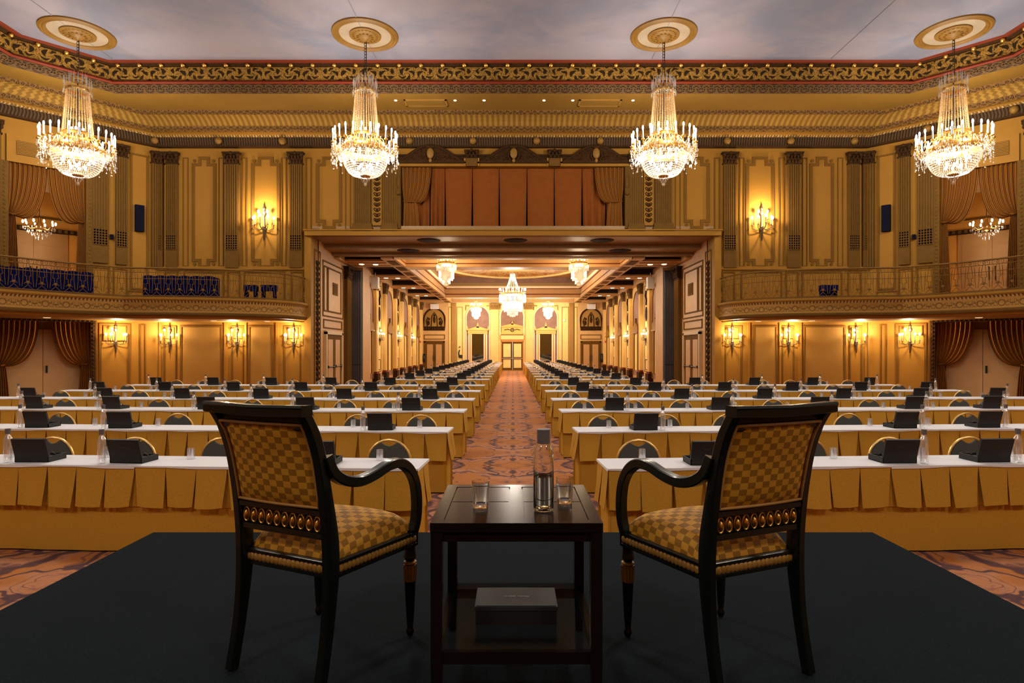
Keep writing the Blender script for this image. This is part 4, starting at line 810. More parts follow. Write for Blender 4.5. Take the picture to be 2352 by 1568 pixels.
# ------------------------------------------------------------------ chandeliers
def ringpts(r, n, z, ph=0.): return [(r*math.cos(2*PI*i/n+ph), r*math.sin(2*PI*i/n+ph), z) for i in range(n)]
def strand(b, p, q, n, r, sag=0.):
    p = Vector(p); q = Vector(q)
    for i in range(n):
        t = (i+.5)/n; c = p.lerp(q, t); c.z -= sag*math.sin(PI*t); b.octa(c, r, r*1.5)
BC = []
def big_chandelier(loc, label, zc=11.03, group='large chandeliers of the main hall'):
    if BC:
        return dup(BC[0], (loc[0], loc[1], 0), 0, label, group)
    t = big_chandelier_new(loc, label, zc, group); snapshot(t); BC.append(t); return t
def big_chandelier_new(loc, label, zc, group):
    t = thing('chandelier', label, 'chandelier', (loc[0], loc[1], 0), 0, group)
    b = MB(); z = zc-.2
    while z > 9.75: b.tube([(.03*math.cos(a*PI/3), (0 if int(z*20) % 2 else .0), z+.055*math.sin(a*PI/3)) for a in range(6)], .009, 4, closed=True); z -= .085
    b.tube([(.035, 0, zc-.15), (.03, 0, 9.7)], .012, 5); b.tube([(0, 0, 9.75), (0, 0, 7.9)], .02, 5); b.build('chain', 'dark_iron', t)
    b = MB(); b.lathe([(.30, 9.32), (.31, 9.36), (.30, 9.40), (.28, 9.36)], 28); b.lathe([(.2, 9.62), (.21, 9.66), (.2, 9.7)], 20)
    b.lathe([(.38, 8.0), (.40, 8.05), (.38, 8.1)], 28); b.lathe([(.66, 7.50), (.70, 7.56), (.69, 7.66), (.66, 7.70)], 48); b.lathe([(.14, 6.84), (.16, 6.87), (.14, 6.92), (0, 6.92)], 20)
    for i in range(12):
        a = 2*PI*i/12; c, s_ = math.cos(a), math.sin(a); b.tube([(.38*c, .38*s_, 8.03), (.52*c, .52*s_, 7.95), (.66*c, .66*s_, 7.66)], .012, 4)
    b.build('gilt_frame', 'gilt', t)
    b = MB()      # crown: upright prisms
    for r, n, z0, h in ((.34, 20, 9.40, .34), (.22, 14, 9.5, .38)):
        for x, y, z in ringpts(r, n, z0): b.octa((x, y, z0+h/2), .022, h/2); 
    for i in range(14):
        a, c = 2*PI*i/14, 2*PI*(i+1)/14; strand(b, (.34*math.cos(a), .34*math.sin(a), 9.38), (.34*math.cos(c), .34*math.sin(c), 9.38), 5, .014, .12)
        b.octa((.36*math.cos(a), .36*math.sin(a), 9.27), .02, .07)
    b.build('crystal_crown', 'crystal', t)
    b = MB()      # shaft of bead strands
    for i in range(30): a = 2*PI*i/30; strand(b, (.28*math.cos(a), .28*math.sin(a), 9.34), (.39*math.cos(a), .39*math.sin(a), 8.05), 26, .019)
    for i in range(26): a = 2*PI*i/26; strand(b, (.39*math.cos(a), .39*math.sin(a), 8.05), (.64*math.cos(a), .64*math.sin(a), 7.68), 9, .019, .05)
    b.build('crystal_shaft', 'crystal_amber', t)
    b = MB()      # basket
    for k in range(15):
        f = k/14; r = .67*math.cos(f*PI/2*.88)**.75; z = 7.52-.66*math.sin(f*PI/2)**1.15; n = max(10, int(r*2*PI/.052))
        for x, y, z_ in ringpts(r, n, z, k*.3): b.octa((x, y, z_), .02, .026)
    b.build('crystal_basket', 'crystal', t)
    b = MB()
    for x, y, z in ringpts(.12, 9, 6.78): b.octa((x, y, z), .018, .06)
    for x, y, z in ringpts(.07, 6, 6.7): b.octa((x, y, z), .018, .05)
    b.ball((0, 0, 6.62), .055, n=10, k=7); b.build('finial', 'crystal', t)
    b = MB()      # pendants under the arms
    random.seed(11)
    for i in range(24):
        a = 2*PI*i/24
        for q in range(13):
            r = .98-.30*random.random(); z = 7.68-.5*random.random()*(1.1-abs(r-.85)*2); aa = a+random.uniform(-.1, .1); b.octa((r*math.cos(aa), r*math.sin(aa), z), .021, .052)
        a2 = a+2*PI/24; strand(b, (.96*math.cos(a), .96*math.sin(a), 7.72), (.96*math.cos(a2), .96*math.sin(a2), 7.72), 6, .014, .16); strand(b, (.95*math.cos(a), .95*math.sin(a), 7.70), (.70*math.cos(a), .70*math.sin(a), 7.52), 6, .015, .14)
        b.ball((.93*math.cos(a), .93*math.sin(a), 7.08+.1*(i % 2)), .022, n=6, k=5)
        strand(b, (.95*math.cos(a), .95*math.sin(a), 7.68), (.93*math.cos(a), .93*math.sin(a), 7.12), 8, .013)
    b.build('crystal_pendants', 'crystal', t)
    arm = MB(); arm.tube([(.66, 0, 7.62), (.74, 0, 7.52), (.86, 0, 7.54), (.92, 0, 7.66), (.92, 0, 7.74)], .013, 5); arm.lathe([(0, 7.73), (.05, 7.75), (.055, 7.78), (.02, 7.76)], 10, (.92, 0, 0)); am = arm.mesh('candle_arm', 'gilt')
    cd_ = MB(); cd_.lathe([(0, 7.76), (.022, 7.76), (.022, 8.02), (0, 8.03)], 8, (.92, 0, 0)); cm = cd_.mesh('candle', 'white_plastic')
    bl = MB(); bl.ball((.92, 0, 8.09), .026, .026, .07, 8, 6); bm_ = bl.mesh('bulb', 'bulb')
    for i in range(24):
        o = link('candle_arm', am, t); o.rotation_euler = (0, 0, 2*PI*(i+.5)/24); link('candle', cm, o); link('bulb', bm_, o)
    b = MB()
    for r, n, z in ((.38, 9, 7.3), (.2, 6, 7.1), (.15, 5, 8.2), (.12, 4, 7.8)):
        for p in ringpts(r, n, z): b.ball(p, .035, .035, .06, 8, 5)
    b.build('inner_bulbs', 'bulb', t)
    return t
def mini_chandelier(loc, label, R, zt, zr, zb, zceil, nb, tiers, group, top=.12):
    t = thing('chandelier', label, 'chandelier', (loc[0], loc[1], 0), 0, group)
    b = MB(); b.tube([(0, 0, zceil), (0, 0, zt-.05)], .012, 5); b.tube([(0, 0, zt), (0, 0, zr-.2)], .012, 5); b.build('rod', 'dark_iron', t)
    b = MB(); b.lathe([(top, zt-.02), (top+.02, zt), (top, zt+.03)], 16); b.lathe([(R*.85, zr-.03), (R*.88, zr), (R*.85, zr+.03)], 32)
    for i in range(nb): a = 2*PI*i/nb; b.tube([(R*.85*math.cos(a), R*.85*math.sin(a), zr), (R*.97*math.cos(a), R*.97*math.sin(a), zr+.02), (R*.97*math.cos(a), R*.97*math.sin(a), zr+.08)], .01, 4)
    b.build('gilt_frame', 'gilt', t)
    b = MB()
    for p in ringpts(top, 12, zt+.1): b.octa(p, .015, .1)
    for i in range(18): a = 2*PI*i/18; strand(b, (top*math.cos(a), top*math.sin(a), zt), (R*.55*math.cos(a), R*.55*math.sin(a), zr+.05), 20, .016)
    b.build('crystal_tent', 'crystal_amber', t)
    b = MB()
    b.ball((R*.97, 0, zr+.22), .025, .025, .06, 6, 5); lm = b.mesh('bulb', 'bulb'); b = MB()
    for i in range(nb): o = link('bulb', lm, t); o.rotation_euler = (0, 0, 2*PI*i/nb)
    for r, n in ((R*.4, 8), (R*.2, 5)):
        for x, y, z in ringpts(r, n, zr-.1): b.ball((x, y, z), .03, .03, .05, 6, 5)
    b.build('inner_bulbs', 'bulb', t)
    b = MB(); H = zr-zb
    for k, (r, n) in enumerate(((R*.97, nb*3), (R*.86, nb*2))):
        for x, y, z in ringpts(r, n, 0): b.octa((x, y, zr-.02-H*.19), .013, H*.18)
    for r, z0, z1 in ((R*.74, .36, .70), (R*.62, .70, .78), (R*.38, .78, .93), (R*.2, .93, .98)):
        nr = max(2, round((z1-z0)*H/.05)); n = max(8, int(r*2*PI/.04))
        for q in range(nr):
            for x, y, z in ringpts(r, n, zr-H*(z0+(z1-z0)*(q+.5)/nr), q*.4): b.octa((x, y, z), .014, .026)
    b.octa((0, 0, zb+.05), .04, .07); b.build('crystal_tiers', 'crystal', t)
    return t
NB = ['leftmost', 'left of centre', 'right of centre', 'rightmost']
for k, (x, y) in enumerate(CH):
    big_chandelier((x, y), 'large crystal chandelier with candle bulbs under the hall ceiling, %s of the four' % NM[k])
    lamp('chandelier_lamp', (x, y, 7.35), P_CHAND*.26, WARM, .3)
    for q in range(3): lamp('candle_ring_lamp', (x+.92*math.cos(q*2*PI/3+.5), y+.92*math.sin(q*2*PI/3+.5), 8.12), P_CHAND*.25, WARM, .12)
for k, x in enumerate((-12.8, -4.38, 4.45, 12.8)):
    big_chandelier((x, 7.4), 'large crystal chandelier hanging over the middle of the hall, %s of that row' % NM[k], group='large chandeliers over the middle of the hall')
    lamp('chandelier_lamp', (x, -2.6, 7.4), P_FRONT, WARM, .45); big_chandelier((x, -2.6), 'large crystal chandelier added for light behind the stage, %s of that row' % NM[k], group='chandeliers added for light behind the stage')  # unseen row behind the stage, added to light the skirt fronts
    b = MB(); b.lathe([(.97, 11.04), (.9, 10.97), (.75, 11.0), (.4, 11.0), (.1, 10.85), (0, 10.8)], 32, (x, -2.6, 0)); tag(b.build('ceiling_medallion', 'gilt_paint'), 'round gilded ceiling medallion behind the stage, %s of that row' % NM[k], 'ceiling medallion')
    b = MB(); b.lathe([(.97, 11.04), (.9, 10.97), (.75, 11.0), (.4, 11.0), (.1, 10.85), (0, 10.8)], 32, (x, 7.4, 0)); tag(b.build('ceiling_medallion', 'gilt_paint'), 'round gilded ceiling medallion over the middle of the hall, %s of that row' % NM[k], 'ceiling medallion')
    lamp('chandelier_lamp', (x, 7.4, 7.4), P_FRONT, WARM, .45)
mini_chandelier((-.02, 36.6), 'large tent-shaped crystal chandelier under the painted oval in the far room', .82, 6.1, 5.12, 3.68, 6.95, 24, 7, 'chandeliers of the far room', .14)
lamp('room_lamp', (0, 36.6, 4.6), P_ROOM, WARM, .4); lamp('room_lamp', (0, 36.6, 6.1), P_ROOM*.9, WARM, .4)
for x, y, a, lb in ((-2.9, 26.6, 6.0, 'small crystal chandelier just past the portal, on the left'), (2.88, 26.6, 6.0, 'small crystal chandelier just past the portal, on the right')):
    mini_chandelier((x, y), lb, .44, 5.98, 5.52, 4.52, 6.45, 16, 6, 'chandeliers of the far room', .14); lamp('room_lamp', (x, y, 4.9), P_SMALL*.2, WARMER, .25); lamp('room_lamp', (x, y, 6.05), P_SMALL*.45, WARMER, .2)
for x, lb in ((-2.82, 'left'), (2.7, 'right')):
    mini_chandelier((x, 46.8), 'small crystal chandelier near the far wall, in front of the %s arch' % lb, .42, 5.42, 5.0, 4.05, 6.15, 14, 5, 'chandeliers of the far room', .1); lamp('room_lamp', (x, 46.8, 4.4), P_SMALL*1.3, WARM, .25)
# ------------------------------------------------------------------ wall sconces
def sconce(W, u, z, label, s=1., group=None, power=P_SCONCE, n=5, kind=0):
    t = thing('wall_sconce', label, 'wall sconce', W(u, 0, z), 0, group); wz = math.atan2(W.n[0], -W.n[1]); t.rotation_euler = (0, 0, wz)
    # modelled facing -Y
    b = MB(); b.lathe([(0, -.42*s), (.02*s, -.38*s), (.03*s, -.2*s), (.05*s, -.06*s), (.06*s, 0), (.03*s, .04*s), (.02*s, .3*s), (.03*s, .5*s), (.05*s, .54*s), (.02*s, .6*s), (.01*s, .68*s), (0, .7*s)], 8, (0, -.06*s, 0)); b.ball((0, -.06*s, .42*s), .06*s, .04*s, .09*s, 6, 5); b.build('stem', 'dark_iron', t)
    A = [(-.30, 0, 0), (.30, 0, 0), (-.19, -.16, .0), (.19, -.16, 0), (-.13, -.05, .18), (.13, -.05, .18), (0, -.24, .03)][:n+(0 if kind else 0)]
    for i, (x, y, dz) in enumerate(A):
        y -= .1; b = MB(); b.tube([(0, -.06*s, -.04*s), (x*.5*s, (y*.6)*s, (-.10+dz*.4)*s), (x*s, y*s, (-.06+dz)*s), (x*s, y*s, (.03+dz)*s)], .011*s, 5); b.lathe([(0, .02*s), (.03*s, .03*s), (.02*s, .05*s)], 8, (x*s, y*s, dz*s)); o = b.build('arm', 'dark_iron', t)
        b = MB(); b.lathe([(0, .04*s), (.012*s, .04*s), (.012*s, .22*s), (0, .22*s)], 8, (x*s, y*s, dz*s)); b.build('candle', 'candle_cream', o)
        b = MB(); b.ball((x*s, y*s, (.26+dz)*s), .036*s, .036*s, .045*s, 8, 6); b.build('bulb', 'bulb', o)
    p = Vector(W(u, .34*s, z+.36*s)); lamp('sconce_lamp', p, power, WARMER, .06)
    return t
lw = ['leftmost', 'second from left', 'third from left', 'fourth from left']
for sx, side in SIDES:
    sconce(WM, sx*9.16, 6.25, 'tall brass sconce with many candle bulbs on the upper %s wall' % side, 1.25, power=P_SCONCE*2.4, n=7)
    W = WCL if sx < 0 else WCR
    order = ['farthest from the portal', 'second farthest from the portal', 'second nearest the portal', 'nearest the portal']
    g = 'five-arm brass sconces under the balconies'
    sconce(W, 1.37, 2.02, 'lit brass candle sconce under the %s balcony, %s' % (side, order[0]), 1, g)
    for k, x in enumerate((391, 545, 675)): sconce(WM, sx*-fu(x), 2.02, 'lit brass candle sconce under the %s balcony, %s' % (side, order[k+1]), 1, g)
    W = WSL if sx < 0 else WSR
    for k, y in enumerate((33.75, 39.15, 44.4)): sconce(W, y, 2.35, 'bright candle sconce on the far room\'s %s wall, %s from the portal' % (side, w6[k]), 1., 'candle sconces of the far room', power=30)
# ------------------------------------------------------------------ rows of tables
# inner front edge Y, slope (outer end farther away), table lengths from the aisle, seats, boxes
ROWS = [(5.09, .055, (2.44, 1.83), 5, (1.68, 3.39, 4.25)), (7.36, .055, (2.44, 1.83, 1.83), 7, (1.64, 3.32, 4.96, 6.06)), (9.78, .05, (2.44, 1.83, 2.44, 1.83), 9, (1.66, 3.41, 5.08, 6.7, 8.05)),
        (12.05, .035, (2.44, 1.83, 2.03, 2.03, 1.83), 11, (1.66, 3.39, 5.08, 6.7, 8.3, 9.9)), (14.45, .02, (2.44, 1.83, 2.03, 2.03, 1.83), 11, (1.67, 3.4, 5.08, 6.72, 8.38, 10.0)),
        (16.78, .015, (2.44, 1.83, 2.03, 2.03, 1.63), 11, (1.68, 3.4, 5.05, 6.72, 8.35, 9.95))] + [(20.14+2.3*k, 0, (1.6, 1.6), 4, (1.7, 3.42)) for k in range(12)]
TD = .46; TH = .75
skirt_cache = {}
def make_table(L, e0, e1, seed, fine=True):
    """table from x=0 (aisle end) to x=L, front at y=0, back at y=TD; e0/e1: ends with their own skirt"""
    random.seed(seed); npl = max(4, round(L/.27)); w = L/npl; out = []
    b = MB(); nn = npl*(4 if fine else 1)
    lipd = [.012+.014*random.random() for _ in range(npl+1)]
    def lip(i): q = i*npl; k = min(int(q), npl-1); f = q-k; return lipd[k]*(1-f)+lipd[k+1]*f
    a = -.012 if e0 else 0; c = L+.012 if e1 else L
    b.grid(nn, 1, lambda i, j: (a+(c-a)*i, -.012+(TD+.024)*j, TH+.004)); b.grid(nn, 1, lambda i, j: (a+(c-a)*i, -.014, TH+.004-lip(i)*(1-j))); b.grid(nn, 1, lambda i, j: (a+(c-a)*i, TD+.014, TH+.004-.02*j))
    if e0: b.add([(a, -.014, TH+.004), (a, TD+.014, TH+.004), (a, TD+.014, TH-.018), (a, -.014, TH-.018)], [(0, 1, 2, 3)])
    if e1: b.add([(c, -.014, TH+.004), (c, TD+.014, TH+.004), (c, TD+.014, TH-.018), (c, -.014, TH-.018)], [(0, 1, 2, 3)])
    out.append(('white_top', b.mesh('white_top', 'white_cloth', smooth=False, recalc=False)))
    b = MB()
    def panel(p0, p1, seedv, first=False, last=False):      # one flat pleat hanging between two clips
        random.seed(seedv); P0, P1 = Vector(p0), Vector(p1); d = (P1-P0); Lp = d.length; d /= Lp; nrm = Vector((d.y, -d.x, 0))
        op0, op1 = (0 if first else random.uniform(.0, .03)), (0 if last else random.uniform(.008, .075)); sk = random.uniform(-.02, .02); kick = random.uniform(.02, .055); bl = random.uniform(.0, .02); drop = .335+random.uniform(-.008, .008)
        def fn(i, j):
            t = 1-j; x = (op0*t if True else 0)*(1-i)+(Lp-op1*t)*i+sk*t*(0 if first or last else 1)*.6
            o = .004+kick*t**1.3+bl*math.sin(PI*i)*t+.004*math.sin(9*i+seedv)*t
            p = P0+d*x+nrm*o; return (p.x, p.y, TH-.004-drop*t-.006*math.sin(PI*i+seedv)*t)
        b.grid(6 if fine else 2, 5 if fine else 2, fn)
    for k in range(npl): panel((w*k, 0, 0), (w*(k+1), 0, 0), seed*31+k, e0 and k == 0, e1 and k == npl-1)
    if e0:
        for k in range(2): panel((0, TD-TD/2*k, 0), (0, TD-TD/2*(k+1), 0), seed*17+k, False, k == 1)
    if e1:
        for k in range(2): panel((L, TD/2*k, 0), (L, TD/2*(k+1), 0), seed*19+k, k == 0, False)
    b.add([(0, .012, TH-.005), (L, .012, TH-.005), (L, .012, .40), (0, .012, .40)], [(0, 1, 2, 3)])
    out.append(('pleated_valance', b.mesh('pleated_valance', 'skirt_gold', recalc=False, ang=.5)))
    b = MB(); y = .022
    wv = lambda x: .006*math.sin(x*5+seed)+.004*math.sin(x*13)
    b.grid(nn, 3, lambda i, j: (L*i, y+wv(L*i)*(1-j), .015+(TH-.03)*j)); b.grid(4, 1, lambda i, j: (L*i, TD-.01, .015+(TH-.03)*j))
    if e0: b.grid(4, 1, lambda i, j: (y, y+(TD-.03)*i, .015+(TH-.03)*j))
    if e1: b.grid(4, 1, lambda i, j: (L-y, y+(TD-.03)*i, .015+(TH-.03)*j))
    out.append(('floor_skirt', b.mesh('floor_skirt', 'skirt_gold', recalc=False, ang=.5)))
    b = MB()
    for x in (.12, L-.12):
        for yy in (.08, TD-.08): b.box(x-.02, x+.02, yy-.02, yy+.02, 0, TH-.01)
    b.box(.03, L-.03, .03, TD-.02, TH-.03, TH-.006)
    out.append(('folding_frame', b.mesh('folding_frame', 'matte_black', smooth=False)))
    return out
def mirror_mesh(me):
    key = me.name+'_m'
    if key in skirt_cache: return skirt_cache[key]
    m2 = me.copy(); m2.name = me.name
    for v in m2.vertices: v.co.x *= -1
    m2.flip_normals(); skirt_cache[key] = m2; return m2
def rowpt(sx, R, u, v):       # u metres from the aisle end, v behind the front edge
    Y, sl = ROWS[R][0], ROWS[R][1]; a = math.atan(sl); return (sx*(.80+u*math.cos(a)-v*math.sin(a)), Y+u*math.sin(a)+v*math.cos(a))
def rowname(R, side):
    return '%s row from stage, %s of aisle' % (w6[R], side)
for sx, side in SIDES:
    for R, (Y, sl, lens, ns, bx) in enumerate(ROWS):
        u = 0; rz = sx*math.atan(sl)
        for k, L in enumerate(lens):
            key = (L, k == 0, k == len(lens)-1, R if R < 4 else (R+k) % 3+10, R < 7)
            if key not in skirt_cache: skirt_cache[key] = make_table(L, key[1], key[2], key[3]*7+k+1, key[4])
            x, y = rowpt(sx, R, u, 0)
            wt = {0: 'first', 1: 'second', 2: 'third', 3: 'fourth', 4: 'fifth'}[k]
            t = thing('banquet_table', 'gold-skirted table, %s from aisle, %s' % (wt, rowname(R, side)), 'table', (x, y, 0), rz, 'gold-skirted tables with white tops')
            for nm, me in skirt_cache[key]:
                if R > 9 and nm == 'folding_frame': continue
                link(nm, me if sx > 0 else mirror_mesh(me), t)
            u += L
# ------------------------------------------------------------------ banquet chairs (facing the stage)
def bchair(label):
    t = thing('banquet_chair', label, 'chair')
    b = MB(); r = .215; pts = [(-r*.92, .06, .43), (-r, .04, .55)]+[(-r*math.cos(PI*i/12), .04, .635+r*math.sin(PI*i/12)) for i in range(13)]+[(r, .04, .55), (r*.92, .06, .43)]
    b.tube(pts, .0125, 8); b.build('back_frame', 'chair_gold', t)
    b = MB(); r2 = .2; out = [(-r2, .47), (-r2, .62)]
    for i in range(17):
        a = PI-PI*i/16; z = .635+r2*math.sin(a); x = r2*math.cos(a)
        if abs(x) > .075: out.append((x, z))
        else: out.append((x, .635+.185-.035*math.cos(x/.075*PI/2)))
    out += [(r2, .62), (r2, .47)]; b.prism(out, .025, .055); b.build('backrest', 'grey_fabric', t)
    b = MB(); b.grid(8, 8, lambda i, j: (-.21+.42*i, -.36+.42*j, .44+.04*(1-(2*i-1)**4)*(1-(2*j-1)**4))); b.box(-.21, .21, -.36, .06, .40, .44); b.build('seat', 'grey_fabric', t)
    for q in (-1, 1):
        b = MB(); b.tube([(q*.19, -.33, .42), (q*.2, -.35, 0)], .012, 6); b.build('leg', 'chair_gold', t)
        b = MB(); b.tube([(q*.198, .06, .43), (q*.2, .12, 0)], .012, 6); b.build('leg', 'chair_gold', t)
    return t
proto = None; simple = None
def tumbler(h=.095, r=.033):
    b = MB(); b.lathe([(r, 0), (r*.93, h), (0, h)], 14); b.lathe([(0, h-.016), (r*.86, h-.016), (r*.94, .002)], 14); return b
G_me = tumbler().mesh('glass_tumbler', 'thin_glass'); glass0 = None
OUTER = 'outermost'
for sx, side in SIDES:
    for R, (Y, sl, lens, ns, bx) in enumerate(ROWS):
        for k in range(ns):
            x, y = rowpt(sx, R, 1.25+.86*k-.80, TD+.43); lb = 'grey-padded gold-rimmed chair, %s from aisle, %s' % (w6[k], rowname(R, side)); rz = sx*math.atan(sl)
            random.seed(R*50+k+(9 if sx > 0 else 0)); x = sx*(1.25+.86*k)+random.uniform(-.025, .025); y += random.uniform(0, .03)
            if proto is None:
                proto = bchair(lb); proto['group'] = 'grey and gold banquet chairs'; snapshot(proto); proto.location = (x, y, 0); proto.rotation_euler = (0, 0, rz)
            elif R < 9: dup(proto, (x, y, 0), rz, lb, 'grey and gold banquet chairs')
            else:
                if simple is None:
                    b = MB(); r = .215; pts = [(-r*.92, .06, .0)]+[(-r*math.cos(PI*i/8), .04, .635+r*math.sin(PI*i/8)) for i in range(9)]+[(r*.92, .06, 0)]; b.tube(pts, .014, 5)
                    b.prism([(.2*math.cos(PI-PI*i/8), .625+.17*math.sin(PI-PI*i/8)) for i in range(9)]+[(.2, .47), (-.2, .47)], .025, .055, 1); b.box(-.21, .21, -.36, .06, .4, .47, 1); b.box(-.2, -.18, -.35, -.33, 0, .4); b.box(.18, .2, -.35, -.33, 0, .4)
                    simple = b.mesh('banquet_chair', ['chair_gold', 'grey_fabric'])
                o = link('banquet_chair', simple); o.location = (x, y, 0); o.rotation_euler = (0, 0, rz); tag(o, lb, 'chair', 'grey and gold banquet chairs')
            gx, gy = rowpt(sx, R, 1.21+.86*k-.80-(.02 if k % 2 else 0), .37); lb = 'upturned glass tumbler, %s from aisle, %s' % (w6[k], rowname(R, side))
            o = link('glass_tumbler', G_me); o.location = (gx+random.uniform(-.03, .03), gy+random.uniform(-.03, .03), TH+.006); tag(o, lb, 'glass', 'upturned tumblers on the tables')
# ------------------------------------------------------------------ open presentation boxes and bottles
def text(body, size, mat_, parent, loc, rot, ext=.0004):
    c = bpy.data.curves.new('lettering', 'FONT'); c.body = body; c.size = size; c.extrude = ext; c.align_x = 'CENTER'; c.align_y = 'CENTER'; c.materials.append(M[mat_]); c.space_character = 1.25; c.resolution_u = 2
    tmp = bpy.data.objects.new('lettering', c); me = bpy.data.meshes.new_from_object(tmp); bpy.data.objects.remove(tmp)
    o = link('lettering', me); o.parent = parent; o.location = loc; o.rotation_euler = rot; return o
def open_box(label):
    t = thing('presentation_box', label, 'box'); W_, D_, H_ = .30, .215, .05
    b = MB(); b.box(-W_/2, W_/2, 0, D_, 0, .006); b.box(-W_/2, W_/2, 0, .008, 0, H_); b.box(-W_/2, W_/2, D_-.008, D_, 0, H_); b.box(-W_/2, -W_/2+.008, 0, D_, 0, H_); b.box(W_/2-.008, W_/2, 0, D_, 0, H_); b.box(-W_/2+.02, W_/2-.02, .015, D_-.02, .006, .03)
    b.build('tray', 'matte_black', t, smooth=False)
    a = .28; dy, dz = -math.sin(a), math.cos(a); hl = .165; b = MB(lambda x, y, z: (x, dy*z+dz*y, H_+dz*z-dy*y)); b.box(-W_/2, W_/2, 0, .012, 0, hl); b.box(-W_/2, W_/2, .012, .022, 0, .01); b.box(-W_/2, W_/2, .012, .022, hl-.01, hl); b.box(-W_/2, -W_/2+.01, .012, .022, 0, hl); b.box(W_/2-.01, W_/2, .012, .022, 0, hl)
    o = b.build('lid', 'matte_black', t, smooth=False)
    b = MB()
    for q in (-1, 1): b.tube([(q*(W_/2-.012), dy*.10, H_+dz*.10), (q*(W_/2-.012), .06, H_+.03), (q*(W_/2-.012), .11, H_-.005)], .004, 4)
    b.build('ribbon_hinge', 'matte_black', t)
    text('PALMER HOUSE', .013, 'tan_line', o, (0, dy*.095-.0012, H_+dz*.095), (PI/2-a, 0, 0)); return t
def bottle_mesh(s, capm):
    b = MB(); b.lathe([(0, .006), (.027, .0), (.032, .008), (.0325, .19), (.030, .215), (.018, .235), (.0165, .25)], 18); b.lathe([(.0, .252), (.021, .252), (.0215, .296), (0, .297)], 16, m=1); b.lathe([(0, .012), (.029, .012), (.0295, .16), (0, .16)], 16, m=2); return b.mesh('water_bottle', s)
bp = open_box('x'); bp['group'] = 'open black boxes on the tables'; snapshot(bp)
used = False
def bottle(label):
    t = thing('water_bottle', label, 'bottle')
    b = MB(); b.lathe([(0, .006), (.027, .0), (.032, .008), (.0325, .19), (.030, .215), (.018, .235), (.0165, .25)], 20); b.build('bottle_body', 'thin_glass', t)
    b = MB(); b.lathe([(.0, .25), (.021, .25), (.0215, .296), (0, .297)], 16); b.build('cap', 'cap_grey', t); return t
bt = bottle('x'); bt['group'] = 'clear water bottles on the tables'; snapshot(bt); first = True
simpleb = None; simplet = None
on = ['first', 'second', 'third', 'fourth', 'fifth', 'sixth']
for sx, side in SIDES:
    for R, (Y, sl, lens, ns, bx) in enumerate(ROWS):
        for k, u in enumerate(bx):
            rz = sx*math.atan(sl); random.seed(R*20+k+(7 if sx > 0 else 0)); rj = random.uniform(-.06, .06)
            x, y = rowpt(sx, R, u-.80, .09); lb = 'open black box with raised lid, %s from aisle, %s' % (on[k], rowname(R, side))
            if R < 9:
                if first: bp.location = (x, y, TH+.006); bp.rotation_euler = (0, 0, rz+rj); bp['label'] = lb
                else: dup(bp, (x, y, TH+.006), rz+rj, lb)
            else:
                if simpleb is None:
                    b = MB(); b.box(-.15, .15, 0, .215, 0, .05); T = b.T; b.T = lambda X, Y_, Z: (X, -.276*Z+.96*Y_, .05+.96*Z+.276*Y_); b.box(-.15, .15, 0, .015, 0, .165); simpleb = b.mesh('presentation_box', 'matte_black', smooth=False)
                o = link('presentation_box', simpleb); o.location = (x, y, TH+.006); o.rotation_euler = (0, 0, rz+rj); tag(o, lb, 'box', 'open black boxes on the tables')
            x, y = rowpt(sx, R, u-.80+.21, .08); lb = 'clear water bottle with grey cap, %s from aisle, %s' % (on[k], rowname(R, side))
            if R < 9:
                if first: bt.location = (x, y, TH+.006); bt['label'] = lb
                else: dup(bt, (x, y, TH+.006), None, lb)
            else:
                if simplet is None: simplet = bottle_mesh(['thin_glass', 'cap_grey', 'thin_glass'], 1)
                o = link('water_bottle', simplet); o.location = (x, y, TH+.006); tag(o, lb, 'bottle', 'clear water bottles on the tables')
            first = False
# ------------------------------------------------------------------ stage
HS = .58
b = MB(); b.box(-2.3, 2.3, -2.6, 3.9, HS-.05, HS); b.box(-2.28, 2.28, -2.58, 3.88, .0, HS-.05, 1)
o = b.build('stage_platform', ['carpet_stage', 'matte_black'], smooth=False); tag(o, 'low stage platform covered in dark blue-green carpet', 'stage')
